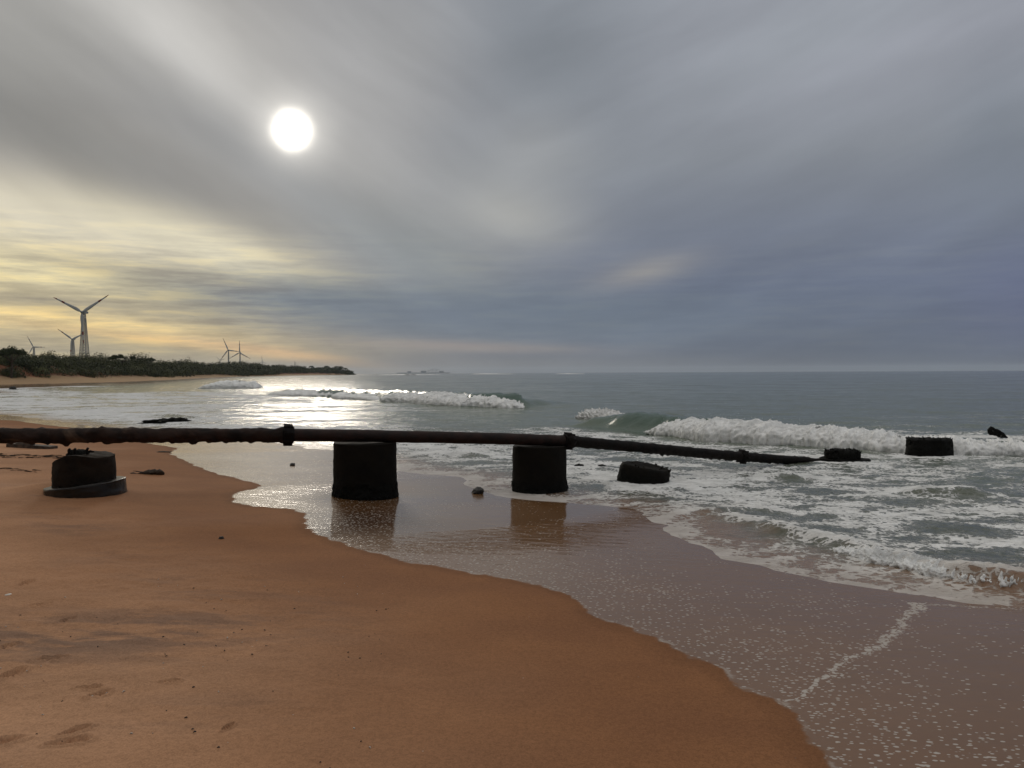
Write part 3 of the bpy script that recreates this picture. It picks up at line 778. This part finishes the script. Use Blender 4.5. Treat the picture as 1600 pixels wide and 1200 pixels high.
# ---- the broken plinth without its pipe seat, on a wide round footing
def build_plinth():
    o = set_spot('concrete_plinth', 130, 779, 'broken concrete plinth with slanting top on a wide round footing, on dry sand left', 'plinth', back=.62)
    r = .465
    def top(x, y): return .64 + np.minimum(0, (x + .02) * .42) - np.maximum(0, (x - .12)) * .16 + .02 * fbm(x * 5, y * 5, o=3)
    V, Fq = rough_drum(r, r * .97, .70, .035, 8.8, top=top, z0=-.3, edge=.03)
    quads_mesh('drum', V, Fq, M_CONC2, o)
    V, Fq = rough_drum(.59, .59, .19, .022, 3.3, z0=-.45, edge=.02)
    f = quads_mesh('footing', V, Fq, M_SLAB, o); f.location = (.06, -.04, -.02); f.rotation_euler = (math.radians(1), math.radians(-6.), 0)
    V, Fq = rough_drum(.2, .16, .07, .05, 2.1, nseg=40, nring=8, z0=-.08, ell=.6)
    quads_mesh('mortar_lump', V, Fq, M_CRUST, o).location = (-.02, -.1, .63)
    for x, y, h in ((-.13, -.2, .10), (-.03, -.22, .11), (.16, -.2, .12)):
        V, Fq = tube([(0, 0, -.1), (0, 0, h * .42), (.02, 0, h * .42 + .02)], [.024, .02, .014], 10, .02, .006, 30)
        quads_mesh('anchor_bolt', V, Fq, M_WETIRON, o).location = (x, y, .67)
    V, Fq = tube([(0, 0, 0), (.06, .01, .03), (.12, .0, .02)], [.02, .02, .01], 8, .02, .008, 30)
    quads_mesh('iron_clip', V, Fq, M_WETIRON, o).location = (.15, -.2, .66)
build_plinth()

# ---- the pipe
def build_pipe():
    o = empty('rusty_pipe', (-2.5, 13.1, 1.1)); tag(o, 'long rusty iron pipe with flanged collars running from the beach into the surf', 'pipe')
    base = Vector(o.location)
    ln = lambda px: 14.01 / (1 - .364 * (px - 800) / 1200)
    pt = lambda px, py, d=None: at_depth(px, py, ln(px) if d is None else d)
    A = [pt(-700, 684), pt(-300, 683), pt(0, 681), pt(200, 680), pt(450, 680)]
    B = [pt(450, 679.5), pt(570, 681), pt(700, 683.5), pt(800, 686), pt(888, 689)]
    C = [B[-1], pt(1000, 699, 15.6), pt(1160, 713.5, 17.4)]
    D = [C[-1], pt(1235, 719, 18.3), pt(1300, 723.5, 19.1)]
    loc = lambda P: [tuple(Vector(p) - base) for p in P]
    def sec(P, r, rough, rs, mat, lumps=0, seed=0, drip=0):
        V, Fq = tube(loc(P), r, 40, .035, rough, rs, seed)
        if lumps:                           # scale and barnacle lumps, hanging most from the underside
            n = (len(V) - 2) // 40; Vb = V[:-2].reshape(n, 40, 3); c = Vb.mean(1, keepdims=True); d = Vb - c
            dn = d / np.linalg.norm(d, axis=-1, keepdims=True)
            q = Vb * 6.5 + 3; nn = np.maximum(0, fbm(q[..., 0], q[..., 1], q[..., 2], o=3) - .25)
            k = .5 + .8 * np.clip(-dn[..., 2], 0, 1) + .25 * np.clip(dn[..., 2], 0, 1)
            V[:-2] = (Vb + dn * (nn * k * lumps)[..., None]).reshape(-1, 3)
            if drip:
                q = Vb[..., 0] * 13; nn = np.maximum(0, pn(q, Vb[..., 1] * 3) - .15)
                V[:-2, 2] -= (nn * np.clip(-dn[..., 2] - .6, 0, 1) * drip).ravel()
        return quads_mesh('pipe_section', V, Fq, mat, o)
    sec(A, [.112] * 5, .016, 5, M_RUST2, .06, 1).data
    sec(B, [.105] * 5, .004, 4, M_RUST, 0, 2)
    sec(C, [.104] * 3, .006, 6, M_WETIRON, .02, 3, .12)
    sec(D, [.104, .1, .09], .008, 6, M_WETIRON, .03, 4, .08)
    def collar(p, d, r, w, seed):
        d = Vector(d).normalized(); prof = [(-w, r * .75), (-w * .7, r * .86), (-w * .45, r * .97), (-w * .12, r * 1.03), (0, r * .98), (w * .12, r * 1.03), (w * .45, r * .97), (w * .7, r * .86), (w, r * .75)]
        P = [Vector(p) - base + d * a for a, _ in prof]
        V, Fq = tube([tuple(v) for v in P], [b for _, b in prof], 32, w / 7, .02, 9, seed)
        c = quads_mesh('collar', V, Fq, M_WETIRON, o)
        x = d.cross(Vector((0, 0, 1))).normalized(); y = x.cross(d)
        for k in range(8):
            a = k * math.pi / 4 + .2; q = Vector(p) - base + (x * math.cos(a) + y * math.sin(a)) * r * .98
            bm = bmesh.new(); bm_bar(bm, q - d * w * .75, q + d * w * .75, .035); bm_done(bm, 'bolt', M_WETIRON, c)
    collar(B[0], B[1] - B[0], .168, .095, 5)
    collar(C[0], C[1] - B[-2], .150, .11, 6)
    collar(D[0], D[1] - D[0], .150, .12, 7)
build_pipe()

# ---- broken drums lying in the surf
def surf_block(name, px, py, w, h, label, cat, seed, tilt=(0, 0), ell=.8, mat=M_CRUST, amp=.05, lowslab=None, zw=0.):
    x, y = on_plane(px, py, zw); y += w / 2 * ell; x = (px - 800) / FPX * y
    o = empty(name, (x, y, zw)); tag(o, label, cat)
    V, Fq = rough_drum(w / 2 * 1.02, w / 2 * .98, h, amp, seed, ell=ell, edge=.06, z0=-.6, fine=1.1 if mat is M_CRUST else .6)
    b = quads_mesh('block', V, Fq, mat, o)
    # bristling mussels: short spikes all over the top rim and sides
    r = random.Random(seed); bm = bmesh.new(); ry = ell
    for k in range(170 if mat is M_CRUST else 40):
        a = r.uniform(0, 6.283); up = r.random()
        rad = w / 2 * (.96 if up < .55 else r.uniform(.4, .96)); z = h * r.uniform(.1, .98) if up < .55 else h - .01
        p = Vector((rad * math.cos(a), rad * ry * math.sin(a), z)); d = Vector((math.cos(a) * .6, math.sin(a) * .6, r.uniform(.2, 1.2))).normalized()
        s = r.uniform(.025, .06); bm_bar(bm, p - d * .02, p + d * s, s * .75, s * .2)
    bm_done(bm, 'mussels', mat, o)['kind'] = 'stuff'
    if lowslab:
        V, Fq = rough_drum(lowslab[0], lowslab[0], lowslab[1], .04, seed + 2, ell=.7, z0=-.5, edge=.03)
        quads_mesh('footing', V, Fq, mat, o).location = (lowslab[2], 0, 0)
    o.rotation_euler = (math.radians(tilt[0]), math.radians(tilt[1]), 0)
    SPLASH.append((x, y - .1, w * .75, .35))
    return o
surf_block('concrete_block', 1004, 757, 1.02, .33, 'tilted dark concrete block awash in foam just right of the drum under the pipe bend', 'block', 3, (4, 9), .75, M_CONC, amp=.025)
surf_block('concrete_block', 1316, 723, .84, .27, 'small crusted block rising where the sunken pipe end meets the sea', 'block', 6, (0, 1), .8, M_CRUST, lowslab=(.60, .07, .06))
surf_block('concrete_block', 1452, 713, 1.13, .42, 'large mussel-crusted block standing in front of the right-hand breaker', 'block', 9, (0, .5), .8, M_CRUST, amp=.04)


def build_stump():
    x, y = on_plane(1556, 684); o = empty('iron_stump', (x, y, 0)); tag(o, 'dark knobbed iron stump poking out of the breaker at far right', 'stump')
    o.scale = (.68, .68, .78)
    V, Fq = tube([(.5, 0, -.1), (.3, 0, .10), (.08, 0, .2), (-.12, 0, .25)], [.12, .13, .14, .15], 24, .03, .03, 7, 4)
    quads_mesh('pipe_stub', V, Fq, M_CRUST, o)
    V, Fq = tube([(-.14, 0, .16), (-.2, 0, .3), (-.12, 0, .4)], [.15, .19, .12], 24, .03, .04, 7, 4)
    quads_mesh('flange', V, Fq, M_CRUST, o)
    SPLASH.append((x, y, 1., .5))
build_stump()


# ---- small things
def lump(name, px, py, size, label, cat, mat, seed, amp=.3, sink=.3, plane=False, group=None):
    p = Vector((*on_plane(px, py), 0)) if plane else ground_at(px, py)
    bm = bmesh.new(); bmesh.ops.create_icosphere(bm, subdivisions=4, radius=1)
    V = np.array([v.co[:] for v in bm.verts]); q = V * 1.3 + seed
    n = fbm(q[:, 0], q[:, 1], q[:, 2], o=4, gain=.6)
    for v, k in zip(bm.verts, n):
        c = v.co * (1 + amp * k); v.co = Vector((c.x * size[0], c.y * size[1], c.z * size[2]))
    o = bm_done(bm, name, mat, None, True); o.location = (p.x, p.y, p.z + size[2] * (1 - sink * 2) * .5)
    tag(o, label, cat, group)
    return o
lump('rock', 747, 770, (.11, .12, .07), 'small dark rock on wet sand between the two drums', 'rock', M_ROCK, 3, sink=.2)
lump('stone', 457, 727.5, (.06, .06, .045), 'tiny dark stone in the wash left of the drum on bare sand', 'stone', M_ROCK, 5)
lump('pebble', 346, 842, (.03, .03, .022), 'lone dark pebble on smooth orange sand', 'pebble', M_ROCK, 7, sink=.2)
lump('rock', 20, 608, (.5, .5, .35), 'black rock on the far strand at the left edge', 'rock', M_ROCK, 8, plane=True)
lump('rock', 241, 661, (.5, .3, .09), 'low black rock awash behind the pipe, left one of two', 'rock', M_CRUST, 12, amp=.7, sink=.1, plane=True)
lump('rock', 269, 659, (.6, .3, .12), 'low black rock awash behind the pipe, right one of two', 'rock', M_CRUST, 15, amp=.7, sink=.1, plane=True)
lump('shell', 13, 930, (.022, .03, .008), 'white shell on brown sand near the footprints', 'shell', M_SHELL, 4, amp=.15, sink=.1)
lump('kelp_scrap', 256, 706.5, (.18, .1, .02), 'thin dark scrap lying at the edge of the wash behind the driftwood', 'debris', M_WEED, 9, amp=.5)
for px, py, lab in ((905, 728, 'dark rock tip showing in foam between drum and tilted block, left'), (940, 729, 'dark rock tip showing in foam above the tilted block')):
    lump('rock', px, py, (.09, .08, .035), lab, 'rock', M_CRUST, px, amp=.4, sink=.1, plane=True)


def build_plank():
    p = ground_at(50, 700); o = empty('plank', tuple(p), -.12); tag(o, 'half-buried weathered plank lying on sand under the pipe', 'plank')
    bm = bmesh.new(); bm_box(bm, (0, 0, .03), (1.25, .30, .12))
    bmesh.ops.bevel(bm, geom=bm.edges[:], offset=.012, segments=2, affect='EDGES')
    b = bm_done(bm, 'board', M_WOOD, o); b.rotation_euler = (0, math.radians(3.5), 0)
    bm = bmesh.new(); bm_box(bm, (-.15, -.05, .11), (.5, .1, .05)); bmesh.ops.bevel(bm, geom=bm.edges[:], offset=.01, segments=2, affect='EDGES')
    bm_done(bm, 'batten', M_WOOD, o)
build_plank()


def build_driftwood():
    p = ground_at(230, 741); o = empty('driftwood', tuple(p)); tag(o, 'ragged dark driftwood log on sand right of the plinth', 'driftwood')
    V, Fq = tube([(-.38, 0, .0), (-.2, .01, .012), (0, 0, .03), (.2, .02, .035), (.32, 0, .02)], [.012, .02, .05, .055, .03], 16, .012, .03, 9, 3)
    quads_mesh('log', V, Fq, M_WEED, o)
    V, Fq = tube([(-.05, .02, .03), (-.3, .06, .06)], [.014, .006], 8, .02, .004, 20); quads_mesh('twig', V, Fq, M_WEED, o)
build_driftwood()


def build_wrack():
    """strand line of dry weed and twigs behind the plinth"""
    r = random.Random(3); V, Fq, k = [], [], 0
    for i in range(48):
        t = r.random(); px = -40 + 140 * t; py = 711 + 4 * t + r.gauss(0, 1.3)
        if r.random() < .25: px, py = r.uniform(-20, 60), r.uniform(722, 738)
        p = ground_at(px, py, 6, 60); a = r.uniform(-.5, .5); L = r.uniform(.06, .22)
        d = Vector((math.cos(a), math.sin(a), 0)) * L
        v, f = tube([tuple(p - d + Vector((0, 0, .012))), tuple(p + Vector((0, 0, r.uniform(.01, .03)))), tuple(p + d + Vector((0, 0, .01)))], [.004, .008, .003], 5, .06, .01, 20, i)
        V.append(v); Fq.append(f + k); k += len(v)
    o = quads_mesh('seaweed_wrack', np.vstack(V), np.vstack(Fq), M_WEED); tag(o, 'line of dry dark weed and twigs on the sand behind the plinth', 'seaweed', kind='stuff')
build_wrack()


def build_grit():
    """bits of shell, pebble and twig strewn over the dry sand"""
    r = random.Random(9); V, Fq, k = [], [], 0
    for i in range(150):
        px, py = r.uniform(-60, 620), r.triangular(860, 1210, 1000)
        p = ground_at(px, py, 1.5, 40)
        if float(sdf(FILM, np.array([p.x]), np.array([p.y]))[0]) < .25: continue
        a = r.uniform(0, 6.28); L = r.uniform(.003, .009); d = Vector((math.cos(a), math.sin(a), .1)) * L
        v, f = tube([tuple(p - d), tuple(p + Vector((0, 0, L * .5))), tuple(p + d)], [L * .25, L * .55, L * .2], 6, L * .4, L * .2, 60, i)
        V.append(v); Fq.append(f + k); k += len(v)
    m, g, b, pos, obj, out = new_mat('grit')
    c = g.voro(pos, 4., out='Color'); sp = g.node('ShaderNodeSeparateXYZ'); g.put(sp.inputs[0], c)
    g.put(b.inputs['Base Color'], g.mix(g.m('GREATER_THAN', sp.outputs[0], .62), (.035, .024, .018), (.45, .40, .34))); g.put(b.inputs['Roughness'], .8)
    o = quads_mesh('shell_grit', np.vstack(V), np.vstack(Fq), m); tag(o, 'scattered bits of shell, pebble and twig on dry brown sand', 'shell grit', kind='stuff')
build_grit()

build_sea()
build_rollers()


# ------------------------------------------------------------------ wind turbines
def blade_mat():
    m, g, b, pos, obj, _ = new_mat('blade_paint')
    s = g.node('ShaderNodeSeparateXYZ'); g.put(s.inputs[0], obj); z = s.outputs[2]
    band = g.m('MAXIMUM', g.m('MULTIPLY', g.m('GREATER_THAN', z, 17.), g.m('LESS_THAN', z, 20.)), g.m('GREATER_THAN', z, 24.5))
    c = g.mix(band, g.mix(g.noise(obj, .4, 3), (.62, .62, .6), (.5, .5, .49)), (.22, .03, .025))
    g.put(b.inputs['Base Color'], c); g.put(b.inputs['Roughness'], .5)
    return m
M_BLADE = blade_mat(); M_TOWER = simple_mat('galvanised_steel', (.42, .42, .41), (.34, .34, .33), .5, .6, .1, .02)


def blade_mesh():
    L = 28.; st = [(0, .55, .55), (.05, .6, .5), (.12, 1.15, .4), (.22, 1.3, .3), (.45, .95, .2), (.7, .65, .13), (.9, .42, .08), (1, .12, .04)]
    V = [[(c * math.cos(a) * 1.15 + (c - .55) * .35, t * math.sin(a), f * L) for a in np.linspace(0, 6.283, 12, endpoint=False)] for f, c, t in st]
    V = np.array(V).reshape(-1, 3); Fq = grid_faces(len(st), 12, True)
    me = bpy.data.meshes.new('blade'); me.from_pydata(V.tolist(), [], Fq.tolist() + [list(range(11, -1, -1))] + [[(len(st) - 1) * 12 + j for j in range(12)]]); me.update()
    me.polygons.foreach_set('use_smooth', [True] * len(me.polygons)); me.materials.append(M_BLADE)
    return me
BLADE = blade_mesh()


def tower_bm(hh, lattice):
    bm = bmesh.new()
    if lattice:
        w = lambda z: 3.9 + (1.0 - 3.9) * min(1, (z / hh) ** .75)
        zs = [0]; 
        while zs[-1] < hh - 3: zs.append(min(hh, zs[-1] + w(zs[-1]) * .95))
        zs[-1] = hh
        cs = ((-1, -1), (1, -1), (1, 1), (-1, 1))
        P = lambda i, z: (cs[i % 4][0] * w(z), cs[i % 4][1] * w(z), z)
        for a, b in zip(zs, zs[1:]):
            for i in range(4):
                bm_bar(bm, P(i, a), P(i, b), .42); bm_bar(bm, P(i, b), P(i + 1, b), .26)
                bm_bar(bm, P(i, a), P(i + 1, b), .22); bm_bar(bm, P(i + 1, a), P(i, b), .22)
    else:
        V, Fq = tube([(0, 0, -2), (0, 0, hh)], [2.0, 1.2], 20, 4.)
        vs = [bm.verts.new(v) for v in V]
        for f in Fq.tolist(): bm.faces.new([vs[i] for i in dict.fromkeys(f)])
    return bm


def turbine(px, pyh, d, ang, lattice, label, group='wind turbines on the coast', yaw=0.):
    hub = at_depth(px, pyh, d); gz = ground_z(hub.x, hub.y)
    o = empty('wind_turbine', (hub.x, hub.y, gz), yaw); tag(o, label, 'wind turbine', group)
    hh = hub.z - gz
    bm_done(tower_bm(hh - 1.2, lattice), 'tower', M_TOWER, o)
    bm = bmesh.new(); bm_bar(bm, (0, -1.8, hh), (0, 6, hh + .2), 2.6, 1.9)
    bmesh.ops.bevel(bm, geom=bm.edges[:], offset=.35, segments=2, affect='EDGES'); bm_done(bm, 'nacelle', M_TOWER, o)
    bm = bmesh.new(); bmesh.ops.create_uvsphere(bm, u_segments=16, v_segments=10, radius=1.25)
    for v in bm.verts: v.co.y = v.co.y * 1.3 - 2.9; v.co.z += hh
    bm_done(bm, 'hub', M_TOWER, o, True)
    for k in range(3):
        b = bpy.data.objects.new('blade', BLADE); COL.objects.link(b); b.parent = o
        b.location = (0, -3.0, hh); b.rotation_euler = (0, math.radians(ang + 120 * k), 0)
    return o
turbine(131, 488, 675, -62, True, 'nearest and tallest wind turbine on a lattice tower above the scrub')
turbine(114, 530, 1220, -54, True, 'smaller lattice wind turbine half behind the tallest one')
turbine(53, 542, 1750, -28, True, 'low wind turbine mostly hidden by scrub left of the tallest one')
turbine(357, 547, 1680, -22, False, 'tubular wind turbine with one blade leaning left, standing left of its pair')
turbine(375, 551, 1750, 0, False, 'tubular wind turbine with one blade straight up, standing right of its pair')
turbine(344, 563, 3800, -46, False, 'tiny distant wind turbine low beside the foot of the tubular pair')
turbine(410, 565, 3700, -6, False, 'tiny distant wind turbine alone to the right of the tubular pair')


def build_mast():
    p = at_depth(461, 575, 1450); o = empty('lattice_mast', (p.x, p.y, ground_z(p.x, p.y))); tag(o, 'thin double mast rising from the far trees', 'mast')
    bm = bmesh.new(); bm_bar(bm, (-.8, 0, 0), (-.8, 0, 21), .7, .5); bm_bar(bm, (1.6, 0, 0), (1.6, 0, 19.5), .7, .5)
    for z in range(3, 20, 3): bm_bar(bm, (-.8, 0, z), (1.6, 0, z + .5), .3)
    bm_done(bm, 'mast_frame', M_TOWER, o)
build_mast()


# ------------------------------------------------------------------ scrub, trees and palms on the bank
def leaf_mat(name, c1, c2):
    m, g, b, pos, obj, _ = new_mat(name)
    n = g.noise(pos, .35, 4, .6); n2 = g.noise(pos, 2.5, 3)
    c = g.mix(g.rng(n, .35, .65), c1, c2); c = g.mix(g.rng(n2, .3, .7, 0, .5), c, g.vm('SCALE', c, .55))
    g.put(b.inputs['Base Color'], c); g.put(b.inputs['Roughness'], .7); g.put(b.inputs['Specular IOR Level'], .15)
    return m
M_LEAF = leaf_mat('scrub_leaves', (.085, .090, .034), (.020, .029, .012)); M_TREE = leaf_mat('tree_leaves', (.040, .052, .019), (.024, .034, .013))
M_PALM = leaf_mat('palm_leaves', (.045, .060, .025), (.035, .045, .02)); M_BARK = simple_mat('bark', (.09, .07, .055), (.05, .04, .03), 3., .9)


def leaf_cloud(blobs, r, size):
    """many small leaf faces spread through lumpy blobs (x, y, z, rx, ry, rz, count)"""
    V, n = [], 0
    for x, y, z, rx, ry, rz, k, s in blobs:
        d = r.normal(size=(k, 3)); d /= np.linalg.norm(d, axis=1)[:, None]; d[:, 2] = np.abs(d[:, 2]) * 1.0 - .15
        rad = r.uniform(.45, 1.0, k) ** .6
        lum = 1 + .28 * pn(d[:, 0] * 2 + x, d[:, 1] * 2 + y, d[:, 2] * 2)
        c = np.stack([x + d[:, 0] * rx * rad * lum, y + d[:, 1] * ry * rad * lum, z + d[:, 2] * rz * rad * lum], 1)
        nr = d + .4 * r.normal(size=(k, 3)); nr[:, 2] += .25; nr /= np.linalg.norm(nr, axis=1)[:, None]
        a = np.cross(nr, r.normal(size=(k, 3))); a /= np.linalg.norm(a, axis=1)[:, None]; b = np.cross(nr, a)
        w = (s * r.uniform(.5, 1.2, k))[:, None]
        V.append(np.stack([c - a * w, c + b * w * .55, c + a * w, c - b * w * .55], 1).reshape(-1, 3))
    V = np.vstack(V); Fq = np.arange(len(V)).reshape(-1, 4)
    return V, Fq


def build_scrub():
    r = np.random.default_rng(21)
    # the skyline of the bank as seen over the strand: px, top row, metres away
    px = np.array([-700, -350, -120, 0, 40, 60, 100, 150, 215, 235, 262, 300, 360, 420, 470, 520, 546])
    tp = np.array([540, 540, 541, 542, 546, 550, 551, 549, 550, 554, 558, 558.5, 562.5, 566, 569, 571.5, 575])
    dd = np.array([60, 90, 128, 152, 160, 165, 180, 205, 258, 275, 310, 420, 600, 800, 1050, 1230, 1330])
    blobs = []
    x = -700.
    while x < 546:
        d = np.interp(x, px, dd); top = np.interp(x, px, tp)
        top = top + (582 - top) * (.30 if x > 0 else .1) * float(fbm(np.array([x / 22.]), np.array([3.3]), o=3)[0])
        for row in range(4):
            if x > 415 and row > 2: continue
            y = d * (1 + (.0, .05, .1, .17)[row]) + r.normal(0, .01 * d)
            X = (x - 800) / FPX * y; gz = ground_z(X, y)
            ztop = H + (582 - top) * y / FPX * r.uniform(.93, 1.12) - (.8, .3, 0, 0)[row]
            if row == 0: ztop = max(gz + 1.0, gz + (ztop - gz) * r.uniform(.35, .75))
            rz = max(.8, ztop - gz); w = min(13., max(2., r.uniform(.009, .030) * d))
            if row == 0 and x < 155 and r.random() < .45: continue     # red earth shows between the front bushes
            cnt = int(520 if 0 <= x + 30 else 60); s = max(.2, d * .00105)
            blobs.append((X, y, gz - .2, w, w * .8, rz, cnt, s))
        x += (4.5 if x > -20 else 20)
    V, Fq = leaf_cloud(blobs, r, .3)
    me = np_mesh('coastal_scrub', V, Fq, smooth=False); o = link_mesh('coastal_scrub', me, M_LEAF)
    tag(o, 'dense dark green scrub covering the bank behind the far strand', 'scrub', kind='stuff')
    print('scrub blobs', len(blobs))
build_scrub()


def spread_tree(px, top, d, width, label, seed):
    """flat-topped thorn tree: tapered trunk, limbs, crown of leaf clumps"""
    r = np.random.default_rng(seed); X = (px - 800) / FPX * d; gz = ground_z(X, d); hh = H + (582 - top) * d / FPX - gz
    o = empty('thorn_tree', (X, d, gz)); tag(o, label, 'tree')
    V, Fq = tube([(0, 0, -.3), (.1, 0, hh * .4), (.0, .1, hh * .62)], [.22, .16, .1], 10, .3, .02, 3); Vs, Fs, k = [V], [Fq], len(V)
    for i in range(6):
        a = i * 1.05 + r.uniform(0, .5); e = (math.cos(a) * width * .4, math.sin(a) * width * .4, hh * r.uniform(.82, .95))
        v, f = tube([(0.05, .05, hh * .5), (e[0] * .4, e[1] * .4, hh * .7), e], [.1, .07, .03], 7, .3, .01, 3)
        Vs.append(v); Fs.append(f + k); k += len(v)
    quads_mesh('trunk', np.vstack(Vs), np.vstack(Fs), M_BARK, o)
    bl = []
    for i in range(15):
        a = r.uniform(0, 6.28); q = math.sqrt(r.uniform(0, 1)) * width * .42
        bl.append((math.cos(a) * q, math.sin(a) * q, hh * (.86 - .12 * (q / width * 2) ** 2) + r.normal(0, .12), r.uniform(.7, 1.2), r.uniform(.7, 1.2), hh * r.uniform(.14, .26), 200, .17))
    V, Fq = leaf_cloud(bl, r, .17); link_mesh('crown', np_mesh('crown', V, Fq, smooth=False), M_TREE, o)
spread_tree(18, 539.5, 152, 6.5, 'flat-topped thorn tree rising above the scrub at the left edge', 3)
spread_tree(190, 551, 240, 8.5, 'broad flat-topped thorn tree on the scrub skyline right of the tallest turbine', 5)
spread_tree(232, 556, 290, 7., 'lower flat-topped thorn tree where the scrub skyline steps down', 8)


def build_palms():
    r = random.Random(4); o = empty('palm_tree')
    V, Fq = tube([(0, 0, -.3), (.3, 0, 3.), (.9, 0, 7.2)], [.32, .24, .18], 10, .5, .02, 2); quads_mesh('trunk', V, Fq, M_BARK, o)
    Vs, Fs, k = [], [], 0
    for i in range(22):
        a = i * 2.4; up = r.uniform(-.35, .9); L = r.uniform(3.2, 4.4); n = 9
        for s in range(n):
            t0, t1 = s / n, (s + 1) / n
            def q(t): return np.array((.9 + math.cos(a) * L * t * math.cos(up * .6), math.sin(a) * L * t * math.cos(up * .6), 7.2 + L * (up * t - (.75 + .3 * up) * t * t)))
            p0, p1 = q(t0), q(t1); w = .95 * math.sin(math.pi * (t0 * .85 + .12)); side = np.array((-math.sin(a), math.cos(a), 0))
            for sg in (-1, 1):
                tip = (p0 + p1) / 2 + side * sg * w + np.array((math.cos(a) * .3, math.sin(a) * .3, -.35 * w))
                Vs += [p0, p1, tip, tip * .5 + p0 * .5 + np.array((0, 0, .02))]; Fs.append([k, k + 1, k + 2, k + 3]); k += 4
    quads_mesh('crown', np.array(Vs), np.array(Fs), M_PALM, o, False)
    spots = [(486, 1040, .95), (500, 1090, .85), (510, 1150, 1.0), (524, 1200, 1.12), (530, 1230, .9), (534, 1220, 1.18), (540, 1280, .95), (476, 1000, .8), (518, 1180, .8)]
    for i, (px, d, sc) in enumerate(spots):
        t = o if i == 0 else copy_tree(o)
        X = (px - 800) / FPX * d; t.location = (X, d, ground_z(X, d) + 1.2); t.rotation_euler = (0, 0, r.uniform(0, 6)); sc *= 1.35; t.scale = (sc, sc, sc)
        tag(t, 'dark palm silhouette among the far trees towards the tip of the headland', 'palm tree', 'palms at the headland tip')
build_palms()


# ------------------------------------------------------------------ the harbour on the horizon
def build_harbour():
    m = simple_mat('harbour_grey', (.20, .20, .21), (.14, .14, .15), .05, .8)
    d = 6500.; X = lambda px: (px - 800) / FPX * d
    o = empty('harbour_jetty', (X(670) * 1.7, d * 1.7, 0)); o.scale = (1.7, 1.7, 1.5); tag(o, 'faint grey harbour jetty with cranes on the horizon beyond the headland', 'jetty')
    x0 = X(670); bm = bmesh.new(); bm_box(bm, (X(662) - x0, 0, 3), (X(703) - X(620), 40, 10)); bm_done(bm, 'deck', m, o)
    for px, w, h in ((640, 30, 13), (662, 45, 17), (690, 40, 15)):
        bm = bmesh.new(); bm_box(bm, (X(px) - x0, 0, 8 + h / 2), (w, 30, h)); bm_done(bm, 'shed', m, o)
    for px, h in ((676, 42), (682, 36), (670, 28)):
        bm = bmesh.new(); x = X(px) - x0
        for s in (-6, 6): bm_bar(bm, (x + s, 0, 8), (x + s * .4, 0, h), 2.5)
        bm_bar(bm, (x - 20, 0, h - 6), (x + 26, 0, h + 2), 2.6); bm_bar(bm, (x, 0, h), (x, 0, h + 7), 2)
        bm_done(bm, 'crane', m, o)
build_harbour()


# ------------------------------------------------------------------ sea air
def build_haze():
    bm = bmesh.new(); bm_box(bm, (0, 3000, 45), (24000, 24000, 104))
    m = bpy.data.materials.new('haze'); m.use_nodes = True; nt = m.node_tree; nt.nodes.clear(); g = G(nt)
    v = g.node('ShaderNodeVolumePrincipled'); v.inputs['Color'].default_value = (.80, .90, 1., 1); v.inputs['Density'].default_value = .00005
    v.inputs['Anisotropy'].default_value = .3
    out = g.node('ShaderNodeOutputMaterial'); nt.links.new(v.outputs[0], out.inputs['Volume'])
    o = bm_done(bm, 'haze', m); tag(o, 'thin pale sea haze over water and coast', 'haze', kind='stuff')
build_haze()
